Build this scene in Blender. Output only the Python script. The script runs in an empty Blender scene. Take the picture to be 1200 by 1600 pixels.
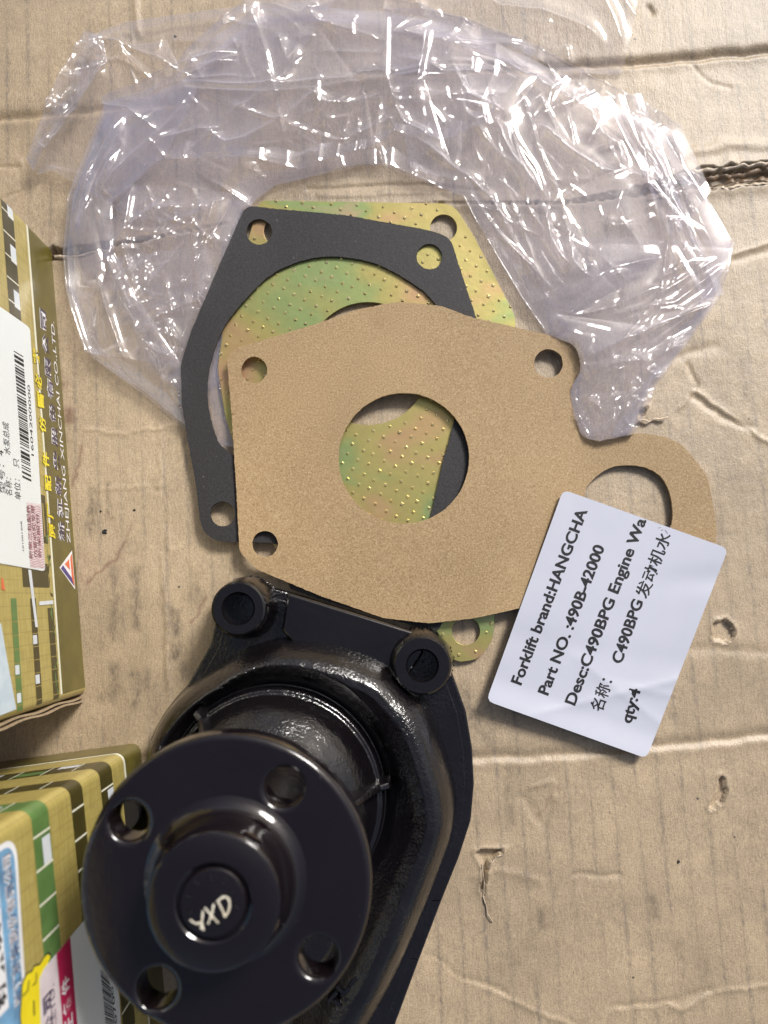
import bpy, bmesh, math, random
import numpy as np
from mathutils import Vector, Matrix
from mathutils.geometry import delaunay_2d_cdt

random.seed(7)
rng = np.random.default_rng(11)
S = 0.001                       # every length below is in millimetres
SC = bpy.context.scene
COL = SC.collection

# ------------------------------------------------------------------ camera
CAM_H, FPX, PITCH = 300.0, 1190.0, math.atan(130 / 1190)
cd = bpy.data.cameras.new('camera'); cam = bpy.data.objects.new('camera', cd); COL.objects.link(cam)
cam.location = (0, 0, CAM_H * S); cam.rotation_euler = (PITCH, 0, 0)
cd.sensor_width = 36.0; cd.lens = FPX / 1600 * 36.0; cd.clip_start = 0.005; cd.clip_end = 50
cd.dof.use_dof = True; cd.dof.focus_distance = 0.285; cd.dof.aperture_fstop = 11.0
SC.camera = cam

# ------------------------------------------------------------------ daylight
SUN_EL, SUN_AZ = math.radians(39), math.radians(36)      # azimuth clockwise from +y
w = bpy.data.worlds.new('World'); SC.world = w; w.use_nodes = True
nt = w.node_tree; bg = nt.nodes['Background']
sky = nt.nodes.new('ShaderNodeTexSky'); sky.sky_type = 'NISHITA'; sky.sun_disc = False
sky.sun_elevation = SUN_EL; sky.sun_rotation = SUN_AZ
sky.air_density = 1.0; sky.dust_density = 4.0; sky.ozone_density = 1.0
hs = nt.nodes.new('ShaderNodeHueSaturation'); hs.inputs['Saturation'].default_value = .72        # thin bright cloud
nt.links.new(sky.outputs['Color'], hs.inputs['Color']); nt.links.new(hs.outputs['Color'], bg.inputs['Color']); bg.inputs['Strength'].default_value = 0.068
sl = bpy.data.lights.new('sun', 'SUN'); sun = bpy.data.objects.new('sun', sl); COL.objects.link(sun)
sl.energy = 2.8; sl.angle = math.radians(15); sl.color = (1.0, 0.97, 0.925)
sd = Vector((math.sin(SUN_AZ) * math.cos(SUN_EL), math.cos(SUN_AZ) * math.cos(SUN_EL), math.sin(SUN_EL)))
sun.rotation_euler = sd.to_track_quat('Z', 'Y').to_euler(); sun.location = sd * 2
vs = SC.view_settings; vs.view_transform = 'Standard'; vs.look = 'None'; vs.exposure = 0.55; vs.gamma = 1.0

# ------------------------------------------------------------------ helpers
CP, SP = math.cos(PITCH), math.sin(PITCH)
def ray(u, v):
    a = (np.asarray(u, float) - 600) / FPX; b = -(np.asarray(v, float) - 800) / FPX
    return a, CP * b + SP, SP * b - CP
def P(u, v, h=0.0):
    """the point of the place at height h seen at photograph position (u, v)"""
    dx, dy, dz = ray(u, v); t = (np.asarray(h, float) - CAM_H) / dz
    return np.stack([dx * t, dy * t, np.broadcast_to(np.asarray(h, float), np.shape(t))], -1)
def sst(x, a, b):
    t = np.clip((np.asarray(x, float) - a) / (b - a), 0, 1); return t * t * (3 - 2 * t)

def mesh_obj(name, verts, faces, mat, parent=None, smooth=False, uv=None):
    v = np.asarray(verts, float) * S
    if parent is not None: v = v - np.array(parent.location)
    me = bpy.data.meshes.new(name)
    me.from_pydata(v.tolist(), [], [tuple(int(i) for i in f) for f in faces]); me.update()
    if mat: me.materials.append(mat)
    if smooth:
        me.polygons.foreach_set('use_smooth', [True] * len(me.polygons))
    if uv is not None:
        l = me.uv_layers.new(name='UVMap'); idx = np.zeros(len(me.loops), int); me.loops.foreach_get('vertex_index', idx)
        l.data.foreach_set('uv', np.asarray(uv, float)[idx].ravel())
    o = bpy.data.objects.new(name, me); COL.objects.link(o)
    if parent is not None: o.parent = parent
    return o
def tag(o, label=None, cat=None, group=None, kind=None):
    for k, val in (('label', label), ('category', cat), ('group', group), ('kind', kind)):
        if val: o[k] = val
    return o
def empty(name, loc, label, cat, group=None):
    o = bpy.data.objects.new(name, None); COL.objects.link(o); o.location = [c * S for c in loc]
    o.empty_display_size = 0.01
    return tag(o, label, cat, group)
def bevel(o, wd, seg=2, ang=35):
    m = o.modifiers.new('bevel', 'BEVEL'); m.width = wd * S; m.segments = seg; m.limit_method = 'ANGLE'; m.angle_limit = math.radians(ang)
    return o
def smooth_by_angle(o, deg=35):
    o.data.polygons.foreach_set('use_smooth', [True] * len(o.data.polygons))
    bm = bmesh.new(); bm.from_mesh(o.data)
    for e in bm.edges:
        if len(e.link_faces) == 2 and e.calc_face_angle(0) > math.radians(deg): e.smooth = False
    bm.to_mesh(o.data); bm.free(); return o

def fillet(pts, n=8):
    """closed polygon of (x, y[, radius]) -> rounded outline"""
    out = []; m = len(pts)
    for i, p in enumerate(pts):
        a = np.array(pts[i - 1][:2], float); b = np.array(p[:2], float); c = np.array(pts[(i + 1) % m][:2], float)
        r = p[2] if len(p) > 2 else 0
        if r <= 0: out.append(tuple(b)); continue
        d1 = a - b; d2 = c - b; l1 = np.linalg.norm(d1); l2 = np.linalg.norm(d2); d1 /= l1; d2 /= l2
        ang = math.acos(np.clip(d1 @ d2, -1, 1)); t = min(r / math.tan(ang / 2), l1 * .48, l2 * .48)
        q1 = b + d1 * t; q2 = b + d2 * t
        for k in range(n + 1):
            f = k / n; out.append(tuple((1 - f) ** 2 * q1 + 2 * f * (1 - f) * b + f * f * q2))
    return out
def spline(pts, n=6, closed=True):
    P_ = np.array(pts, float); m = len(P_); out = []
    rngi = range(m) if closed else range(m - 1)
    for i in rngi:
        if closed: p0, p1, p2, p3 = P_[i - 1], P_[i], P_[(i + 1) % m], P_[(i + 2) % m]
        else: p0, p1, p2, p3 = P_[max(i - 1, 0)], P_[i], P_[i + 1], P_[min(i + 2, m - 1)]
        for k in range(n):
            t = k / n
            out.append(tuple(.5 * ((2 * p1) + (-p0 + p2) * t + (2 * p0 - 5 * p1 + 4 * p2 - p3) * t * t + (-p0 + 3 * p1 - 3 * p2 + p3) * t ** 3)))
    if not closed: out.append(tuple(P_[-1]))
    return out
def circle(cx, cy, r, n=40, ry=None, jit=0):
    ry = ry or r
    return [(cx + (r + jit * rng.normal()) * math.cos(2 * math.pi * k / n), cy + (ry + jit * rng.normal()) * math.sin(2 * math.pi * k / n)) for k in range(n)]
def resample(loop, step):
    L = np.array(loop + [loop[0]], float); d = np.r_[0, np.cumsum(np.linalg.norm(np.diff(L, axis=0), axis=1))]
    n = max(8, int(d[-1] / step)); s = np.linspace(0, d[-1], n, endpoint=False)
    return [(float(np.interp(q, d, L[:, 0])), float(np.interp(q, d, L[:, 1]))) for q in s]
def inside(poly, x, y):
    p = np.array(poly); x = np.asarray(x); y = np.asarray(y); c = np.zeros(x.shape, bool)
    x0, y0 = p[:, 0], p[:, 1]; x1, y1 = np.roll(x0, -1), np.roll(y0, -1)
    for a, b, c_, d in zip(x0, y0, x1, y1):
        if b == d: continue
        k = ((b > y) != (d > y)) & (x < (c_ - a) * (y - b) / (d - b) + a); c ^= k
    return c
def triangulate(outline, holes, step=0):
    """2-D triangles of an outline with holes; step adds inner points"""
    loops = [outline] + holes; vs_, ed = [], []
    for lp in loops:
        b = len(vs_); vs_ += [Vector(p) for p in lp]; ed += [(b + i, b + (i + 1) % len(lp)) for i in range(len(lp))]
    if step:
        o = np.array(outline); x0, y0 = o.min(0); x1, y1 = o.max(0)
        gx, gy = np.meshgrid(np.arange(x0 + step / 2, x1, step), np.arange(y0 + step / 2, y1, step)); gx = gx.ravel(); gy = gy.ravel()
        k = inside(outline, gx, gy)
        for h in holes: k &= ~inside(h, gx, gy)
        vs_ += [Vector((a, b)) for a, b in zip(gx[k], gy[k])]
    r = delaunay_2d_cdt(vs_, ed, [], 0, 1e-6)
    co = np.array([tuple(v) for v in r[0]]); tri = np.array([f for f in r[2]])
    ce = co[tri].mean(1); k = inside(outline, ce[:, 0], ce[:, 1])
    for h in holes: k &= ~inside(h, ce[:, 0], ce[:, 1])
    a, b, c = co[tri[:, 0]], co[tri[:, 1]], co[tri[:, 2]]
    ar = np.abs((b[:, 0] - a[:, 0]) * (c[:, 1] - a[:, 1]) - (b[:, 1] - a[:, 1]) * (c[:, 0] - a[:, 0]))
    ed2 = np.maximum.reduce([((a - b) ** 2).sum(1), ((b - c) ** 2).sum(1), ((c - a) ** 2).sum(1)])
    return co, tri[k & (ar > 2e-3 * ed2)]
def slab(co, tri, top, bot):
    """closed solid between two point sets that share the same triangles"""
    n = len(co); fc = [tuple(t) for t in tri] + [tuple(n + i for i in t[::-1]) for t in tri]
    ec = {}
    for t in tri:
        for a, b in ((t[0], t[1]), (t[1], t[2]), (t[2], t[0])): ec[(a, b)] = 1
    for a, b in ec:
        if (b, a) not in ec: fc.append((b, a, n + a, n + b))
    return np.vstack([top, bot]), fc
def fix_winding(co, tri):
    a, b, c = co[tri[:, 0]], co[tri[:, 1]], co[tri[:, 2]]
    cr = (b[:, 0] - a[:, 0]) * (c[:, 1] - a[:, 1]) - (b[:, 1] - a[:, 1]) * (c[:, 0] - a[:, 0])
    t = tri.copy(); t[cr < 0] = t[cr < 0][:, ::-1]; return t
def sheet(name, outline, holes, zf, th, mat, parent=None, step=18, bv=0.0):
    """flat sheet whose outline is given as seen in the photograph, lying at height zf(u, v)"""
    co, tri = triangulate(outline, holes, step)
    z = zf(co[:, 0], co[:, 1]) + 0 * co[:, 0]
    top = P(co[:, 0], co[:, 1], z + th); bot = top - np.array([0, 0, th])
    tri = fix_winding(top[:, :2], tri)
    v, f = slab(co, tri, top, bot); o = mesh_obj(name, v, f, mat, parent); smooth_by_angle(o, 40)
    if bv: bevel(o, bv, 2, 50)
    return o
def offset(loop, d):
    """move a closed outline inwards by d (outwards for d < 0)"""
    q = np.array(loop, float); e1 = q - np.roll(q, 1, 0); e2 = np.roll(q, -1, 0) - q
    e1 /= np.linalg.norm(e1, axis=1, keepdims=True) + 1e-12; e2 /= np.linalg.norm(e2, axis=1, keepdims=True) + 1e-12
    n1 = np.stack([-e1[:, 1], e1[:, 0]], 1); n2 = np.stack([-e2[:, 1], e2[:, 0]], 1); n = n1 + n2; n /= np.linalg.norm(n, axis=1, keepdims=True) + 1e-12
    m = 1 / np.maximum(.5, (n * n1).sum(1)); ar = np.sum(q[:, 0] * np.roll(q[:, 1], -1) - np.roll(q[:, 0], -1) * q[:, 1])
    return q + n * (d * m * (1 if ar > 0 else -1))[:, None]
def clean(loop, eps=.02):
    out = [];
    for p in loop:
        if not out or math.hypot(p[0] - out[-1][0], p[1] - out[-1][1]) > eps: out.append((float(p[0]), float(p[1])))
    if math.hypot(out[0][0] - out[-1][0], out[0][1] - out[-1][1]) < eps: out.pop()
    return out
def solid(name, loop, z0, z1, mat, parent=None, holes=[], bv=0.0, seg=3):
    """world-space outline in mm extruded from z0 to z1 with a rounded top edge"""
    loop = clean(loop); loops = [(loop, 1)] + [(clean(h), -1) for h in holes]; v, f, caps = [], [], []
    for lp, sg in loops:
        ar = np.sum([lp[i][0] * lp[(i + 1) % len(lp)][1] - lp[(i + 1) % len(lp)][0] * lp[i][1] for i in range(len(lp))])
        if ar < 0: lp = lp[::-1]
        rings = [(0, z0), (0, z1 - bv)] + [(bv * (1 - math.cos(t)), z1 - bv + bv * math.sin(t)) for t in [(k + 1) / seg * math.pi / 2 for k in range(seg)]] if bv else [(0, z0), (0, z1)]
        n = len(lp); b = len(v)
        for d, z in rings:
            q = offset(lp, d * sg); v += [(x, y, z) for x, y in q]
        for r in range(len(rings) - 1):
            for i in range(n):
                i2 = (i + 1) % n; fc = (b + r * n + i, b + r * n + i2, b + (r + 1) * n + i2, b + (r + 1) * n + i); f.append(fc if sg > 0 else fc[::-1])
        caps.append([tuple(p) for p in offset(lp, rings[-1][0] * sg)])
    ns = len(f); co, tri = triangulate(caps[0], caps[1:]); tri = fix_winding(co, tri); b = len(v)
    v += [(x, y, z1) for x, y in co]; f += [tuple(b + t) for t in tri]
    o = mesh_obj(name, v, f, mat, parent); smooth_by_angle(o, 35)
    o.data.polygons.foreach_set('use_smooth', [i < ns for i in range(len(o.data.polygons))]); return o
def lathe(name, prof, cx, cy, mat, parent=None, n=96, sm=35):
    v, f = [], []
    for i, (r, z) in enumerate(prof):
        for k in range(n):
            a = 2 * math.pi * k / n; v.append((cx + r * math.cos(a), cy + r * math.sin(a), z))
    for i in range(len(prof) - 1):
        for k in range(n):
            a, b = i * n + k, i * n + (k + 1) % n; f.append((a, a + n, b + n, b))
    f.append(tuple(range((len(prof) - 1) * n, len(prof) * n))[::1])
    o = mesh_obj(name, v, f, mat, parent); bm = bmesh.new(); bm.from_mesh(o.data)
    bmesh.ops.recalc_face_normals(bm, faces=bm.faces); bm.to_mesh(o.data); bm.free()
    return smooth_by_angle(o, sm)

# smooth value noise for relief and jitter
def vnoise(x, y, cell, seed=0):
    r = np.random.default_rng(seed); T = r.random((256, 256))
    x = np.asarray(x, float) / cell + 1000; y = np.asarray(y, float) / cell + 1000
    xi = np.floor(x).astype(int); yi = np.floor(y).astype(int); fx = x - xi; fy = y - yi
    fx = fx * fx * (3 - 2 * fx); fy = fy * fy * (3 - 2 * fy); g = lambda a, b: T[a % 256, b % 256]
    return ((g(xi, yi) * (1 - fx) + g(xi + 1, yi) * fx) * (1 - fy) + (g(xi, yi + 1) * (1 - fx) + g(xi + 1, yi + 1) * fx) * fy) * 2 - 1

# ------------------------------------------------------------------ materials
def new_mat(name):
    m = bpy.data.materials.new(name); m.use_nodes = True; t = m.node_tree
    return m, t, t.nodes['Principled BSDF']
def N(t, typ, **kw):
    n = t.nodes.new(typ)
    for k, v in kw.items():
        if k in n.inputs: n.inputs[k].default_value = v
        else: setattr(n, k, v)
    return n
def coords(t, scale=(1, 1, 1), src='Object', rot=(0, 0, 0)):
    c = N(t, 'ShaderNodeTexCoord'); m = N(t, 'ShaderNodeMapping'); t.links.new(c.outputs[src], m.inputs['Vector'])
    m.inputs['Scale'].default_value = scale; m.inputs['Rotation'].default_value = rot; return m.outputs['Vector']
def noise(t, vec, scale, detail=3, rough=.55, dist=0):
    n = N(t, 'ShaderNodeTexNoise'); t.links.new(vec, n.inputs['Vector'])
    n.inputs['Scale'].default_value = scale; n.inputs['Detail'].default_value = detail; n.inputs['Roughness'].default_value = rough
    n.inputs['Distortion'].default_value = dist; return n.outputs['Fac']
def ramp(t, fac, stops, interp='LINEAR'):
    r = N(t, 'ShaderNodeValToRGB'); e = r.color_ramp.elements; r.color_ramp.interpolation = interp
    while len(e) < len(stops): e.new(.5)
    for el, (p, c) in zip(e, stops):
        el.position = p; el.color = (c, c, c, 1) if np.isscalar(c) else (*c, 1)
    t.links.new(fac, r.inputs['Fac']); return r.outputs['Color']
def mix(t, fac, a, b, mode='MIX'):
    m = N(t, 'ShaderNodeMix'); m.data_type = 'RGBA'; m.blend_type = mode; m.clamp_factor = True
    for s, v in ((m.inputs[0], fac), (m.inputs[6], a), (m.inputs[7], b)):
        if hasattr(v, 'is_linked'): t.links.new(v, s)
        elif np.isscalar(v): s.default_value = v if s.type == 'VALUE' else (v, v, v, 1)
        else: s.default_value = (*v, 1)
    return m.outputs[2]
def math_(t, op, a, b=0.0):
    m = N(t, 'ShaderNodeMath'); m.operation = op
    for s, v in ((m.inputs[0], a), (m.inputs[1], b)):
        if hasattr(v, 'is_linked'): t.links.new(v, s)
        else: s.default_value = v
    return m.outputs[0]
def bump(t, bs, h, dist, strength=1.0):
    b = N(t, 'ShaderNodeBump'); b.inputs['Strength'].default_value = strength; b.inputs['Distance'].default_value = dist
    t.links.new(h, b.inputs['Height']); t.links.new(b.outputs['Normal'], bs.inputs['Normal']); return b
def setp(bs, **kw):
    for k, v in kw.items(): bs.inputs[k.replace('_', ' ')].default_value = (*v, 1) if isinstance(v, tuple) and len(v) == 3 else v

def mat_cardboard(name, base=(.385, .292, .187), stains=True):
    m, t, bs = new_mat(name); L = t.links
    v = coords(t)
    big = noise(t, v, 14, 4, .6); mid = noise(t, v, 90, 4, .65); fine = noise(t, v, 1700, 3, .75)
    fib = noise(t, coords(t, (1, .22, 1), rot=(0, 0, .35)), 1500, 2, .6)
    d = tuple(c * .76 for c in base); li = tuple(min(1, c * 1.16) for c in base)
    c = ramp(t, big, [(.3, d), (.5, base), (.72, li)])
    c = mix(t, .55, c, ramp(t, mid, [(.3, .40), (.5, .5), (.7, .58)]), 'OVERLAY')
    c = mix(t, .7, c, ramp(t, fine, [(.3, .25), (.5, .5), (.74, .68)]), 'OVERLAY')
    c = mix(t, .32, c, ramp(t, fib, [(.3, .3), (.5, .5), (.72, .66)]), 'OVERLAY')
    if stains:
        # ink and rub marks that follow the flutes under the liner
        sep = N(t, 'ShaderNodeSeparateXYZ'); L.new(coords(t, rot=(0, 0, -.06)), sep.inputs[0])
        wob = noise(t, v, 25, 2); xx = math_(t, 'ADD', sep.outputs[0], math_(t, 'MULTIPLY', wob, .0016))
        fr = math_(t, 'FRACT', math_(t, 'MULTIPLY', xx, 1 / .0088)); line = math_(t, 'ABSOLUTE', math_(t, 'SUBTRACT', fr, .5))
        ln = ramp(t, line, [(.0, 1.), (.05, .75), (.16, 0)])
        patch = ramp(t, noise(t, coords(t, (1, .35, 1)), 55, 5, .72), [(.42, 0), (.62, 1)])
        fleck = ramp(t, noise(t, coords(t, (1, .5, 1)), 700, 3, .7), [(.40, .1), (.6, 1)])
        f = mix(t, 1., mix(t, 1., ln, patch, 'MULTIPLY'), fleck, 'MULTIPLY')
        c = mix(t, math_(t, 'MULTIPLY', f, .8), c, (.14, .115, .095))
        thin = math_(t, 'MULTIPLY', mix(t, 1., ramp(t, line, [(.0, 1.), (.02, .6), (.05, 0)]), ramp(t, noise(t, v, 30, 3), [(.42, 0), (.62, 1)]), 'MULTIPLY'), .3)
        c = mix(t, thin, c, (.2, .14, .09))
        # scattered black specks
        vo = N(t, 'ShaderNodeTexVoronoi'); vo.inputs['Scale'].default_value = 75; vo.inputs['Randomness'].default_value = 1; L.new(v, vo.inputs['Vector'])
        rnd = N(t, 'ShaderNodeSeparateColor'); L.new(vo.outputs['Color'], rnd.inputs[0])
        sz = math_(t, 'MULTIPLY', ramp(t, rnd.outputs[0], [(.72, 0), (1, 1)]), .045)
        sp = math_(t, 'LESS_THAN', vo.outputs['Distance'], sz); c = mix(t, math_(t, 'MULTIPLY', sp, .85), c, (.03, .028, .027))
        vo = N(t, 'ShaderNodeTexVoronoi'); vo.inputs['Scale'].default_value = 240; L.new(coords(t, (1, .6, 1), rot=(0, 0, .6)), vo.inputs['Vector'])
        rnd = N(t, 'ShaderNodeSeparateColor'); L.new(vo.outputs['Color'], rnd.inputs[0]); sz = math_(t, 'MULTIPLY', ramp(t, rnd.outputs[1], [(.6, 0), (1, 1)]), .075)
        sp = math_(t, 'LESS_THAN', vo.outputs['Distance'], sz); c = mix(t, math_(t, 'MULTIPLY', sp, .55), c, (.10, .07, .045))
        # rubbed-in dirt kept as an attribute of the sheet
        at_ = N(t, 'ShaderNodeAttribute'); at_.attribute_name = 'dirt'; dn = ramp(t, noise(t, coords(t, (1, .45, 1)), 420, 4, .75), [(.34, .05), (.6, 1)])
        c = mix(t, math_(t, 'MULTIPLY', mix(t, 1., at_.outputs['Fac'], dn, 'MULTIPLY'), .8), c, (.07, .05, .035))
        sc_ = N(t, 'ShaderNodeAttribute'); sc_.attribute_name = 'scratch'; c = mix(t, math_(t, 'MULTIPLY', sc_.outputs['Fac'], .75), c, (.13, .05, .03))
    L.new(c, bs.inputs['Base Color']); setp(bs, Roughness=.5); bs.inputs['Specular IOR Level'].default_value = 1.0
    h = math_(t, 'ADD', math_(t, 'MULTIPLY', mid, 1.6), math_(t, 'ADD', math_(t, 'MULTIPLY', fine, .5), math_(t, 'MULTIPLY', fib, .5)))
    bump(t, bs, h, .00030, .8); return m
def mat_plain(name, col, rough=.5, var=.08, spec=.4, scale=60, metal=0.):
    m, t, bs = new_mat(name); f = noise(t, coords(t), scale, 4)
    c = mix(t, .9, col, ramp(t, f, [(.3, .5 - var), (.7, .5 + var)]), 'OVERLAY'); t.links.new(c, bs.inputs['Base Color'])
    setp(bs, Roughness=rough, Metallic=metal); bs.inputs['Specular IOR Level'].default_value = spec; return m
def mat_brown_paper():
    m, t, bs = new_mat('gasket_paper_brown'); v = coords(t)
    a = noise(t, v, 1500, 3, .75); b = noise(t, v, 2900, 2, .6); g = noise(t, v, 16, 4)
    c = ramp(t, a, [(.24, (.15, .095, .045)), (.42, (.31, .205, .103)), (.56, (.375, .262, .138)), (.8, (.55, .44, .28))])
    c = mix(t, .5, c, ramp(t, b, [(.3, .38), (.7, .62)]), 'OVERLAY'); c = mix(t, .6, c, ramp(t, g, [(.3, .40), (.7, .58)]), 'OVERLAY'); sp = ramp(t, noise(t, coords(t, (1, .4, 1), rot=(0, 0, .5)), 380, 2, .8), [(.74, 0), (.79, .6)])
    c = mix(t, sp, c, (.10, .065, .035)); sm = ramp(t, noise(t, v, 45, 4, .6), [(.58, 0), (.75, .30)]); c = mix(t, sm, c, (.26, .17, .085))
    t.links.new(c, bs.inputs['Base Color']); setp(bs, Roughness=.7); bump(t, bs, a, .00012, .7); return m
def mat_black_paper():
    m, t, bs = new_mat('gasket_paper_black'); v = coords(t)
    a = noise(t, v, 1300, 3, .7); w_ = noise(t, v, 420, 2, .8)
    c = ramp(t, a, [(.3, (.009, .008, .009)), (.55, (.020, .0185, .0205)), (.74, (.036, .033, .036))])
    c = mix(t, ramp(t, w_, [(.72, 0), (.78, .55)]), c, (.2, .19, .18))
    t.links.new(c, bs.inputs['Base Color']); setp(bs, Roughness=.6); bs.inputs['Specular IOR Level'].default_value = .5; bump(t, bs, a, .0001, .8); return m
def mat_chromate():
    m, t, bs = new_mat('yellow_chromate_steel'); v = coords(t)
    a = noise(t, coords(t, (1, 1.6, 1), rot=(0, 0, .9)), 22, 2, .5, .6); b = noise(t, v, 260, 4, .6); s = noise(t, v, 2200, 2)
    c = ramp(t, a, [(.25, (.60, .30, .25)), (.35, (.60, .38, .20)), (.43, (.52, .43, .16)), (.54, (.47, .44, .15)), (.64, (.27, .43, .17)), (.76, (.58, .36, .30))])
    c = mix(t, .5, c, ramp(t, b, [(.3, .42), (.7, .58)]), 'OVERLAY'); c = mix(t, .25, c, (.54, .44, .18)); t.links.new(c, bs.inputs['Base Color'])
    setp(bs, Metallic=.65, Roughness=.34); bump(t, bs, math_(t, 'ADD', b, math_(t, 'MULTIPLY', s, .3)), .00012, .5); return m
def mat_paint(name, bscale, bdist, rough=.16):
    m, t, bs = new_mat(name); v = coords(t)
    a = noise(t, v, bscale, 3, .55, .3); g = noise(t, v, 40, 3); mk = ramp(t, noise(t, v, 70, 3), [(.35, .25), (.62, 1)])
    t.links.new(ramp(t, g, [(.3, (.0038, .0030, .0038)), (.7, (.0062, .0052, .0062))]), bs.inputs['Base Color'])
    t.links.new(ramp(t, noise(t, v, 120, 4, .7), [(.3, rough * .5), (.7, rough * 1.2)]), bs.inputs['Roughness'])
    bs.inputs['Specular IOR Level'].default_value = .75
    bump(t, bs, mix(t, 1., a, mk, 'MULTIPLY'), bdist, 1.0); return m
def mat_hub():
    m = mat_paint('black_paint_on_turned_hub', 230, .00012, .11); t = m.node_tree; bs = t.nodes['Principled BSDF']; b = [n for n in t.nodes if n.type == 'BUMP'][0]
    sp = N(t, 'ShaderNodeSeparateXYZ'); t.links.new(coords(t), sp.inputs[0]); r = math_(t, 'SQRT', math_(t, 'ADD', math_(t, 'MULTIPLY', sp.outputs[0], sp.outputs[0]), math_(t, 'MULTIPLY', sp.outputs[1], sp.outputs[1])))
    cv = N(t, 'ShaderNodeCombineXYZ'); t.links.new(r, cv.inputs[0]); rings = noise(t, cv.outputs[0], 2600, 3, .6)
    b2 = N(t, 'ShaderNodeBump'); b2.inputs['Distance'].default_value = .00004; b2.inputs['Strength'].default_value = .8; t.links.new(rings, b2.inputs['Height']); t.links.new(b.outputs['Normal'], b2.inputs['Normal']); t.links.new(b2.outputs['Normal'], bs.inputs['Normal'])
    bc = mix(t, .4, bs.inputs['Base Color'].links[0].from_socket, (.008, .0035, .0055)); v = coords(t); dust = ramp(t, noise(t, v, 900, 2, .8), [(.70, 0), (.76, 1)]); pat = ramp(t, noise(t, v, 60, 3), [(.45, 0), (.7, .5)])
    t.links.new(mix(t, mix(t, 1., dust, pat, 'MULTIPLY'), bc, (.10, .09, .085)), bs.inputs['Base Color']); return m
def mat_label_paper(name, col=(.80, .80, .84), rough=.42):
    m, t, bs = new_mat(name); v = coords(t)
    c = mix(t, .5, col, ramp(t, noise(t, v, 60, 4), [(.3, .47), (.7, .53)]), 'OVERLAY'); t.links.new(c, bs.inputs['Base Color'])
    setp(bs, Roughness=rough); bump(t, bs, noise(t, v, 45, 2), .0006, .25); return m
def mat_carton():
    """printed face of the carton: pale ochre facade with fine joints; UV holds millimetres round and up the box"""
    m, t, bs = new_mat('carton_print_ochre'); L = t.links
    uv = N(t, 'ShaderNodeUVMap'); uv.uv_map = 'UVMap'
    st = N(t, 'ShaderNodeMapping'); L.new(uv.outputs[0], st.inputs['Vector']); st.inputs['Scale'].default_value = (.08, .9, 1)
    g = noise(t, st.outputs[0], 1.1, 4, .6); st2 = N(t, 'ShaderNodeMapping'); L.new(uv.outputs[0], st2.inputs['Vector']); st2.inputs['Scale'].default_value = (.6, .1, 1)
    g2 = noise(t, st2.outputs[0], 1.3, 3, .6)
    c = ramp(t, g, [(.3, (.34, .27, .075)), (.55, (.41, .335, .105)), (.75, (.48, .40, .16))])
    c = mix(t, .5, c, ramp(t, g2, [(.3, .43), (.7, .57)]), 'OVERLAY')
    sp = N(t, 'ShaderNodeSeparateXYZ'); L.new(uv.outputs[0], sp.inputs[0])
    def line(o, per, wd, off=0.):
        f = math_(t, 'FRACT', math_(t, 'ADD', math_(t, 'MULTIPLY', o, 1 / per), off)); return math_(t, 'LESS_THAN', f, wd / per)
    ln = math_(t, 'MAXIMUM', line(sp.outputs[0], 4.3, .2), math_(t, 'MULTIPLY', line(sp.outputs[1], 5.1, .2, .3), .45))
    c = mix(t, math_(t, 'MULTIPLY', ln, .6), c, (.20, .145, .035)); L.new(c, bs.inputs['Base Color'])
    setp(bs, Roughness=.36); bs.inputs['Coat Weight'].default_value = .35; bs.inputs['Coat Roughness'].default_value = .18
    bump(t, bs, noise(t, uv.outputs[0], .35, 3), .0003, .35); return m
def mat_print(name, col, rough=.38, var=.10, coat=.3):
    m = mat_plain(name, col, rough, var, .45, 150); m.node_tree.nodes['Principled BSDF'].inputs['Coat Weight'].default_value = coat
    m.node_tree.nodes['Principled BSDF'].inputs['Coat Roughness'].default_value = .2; return m

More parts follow.
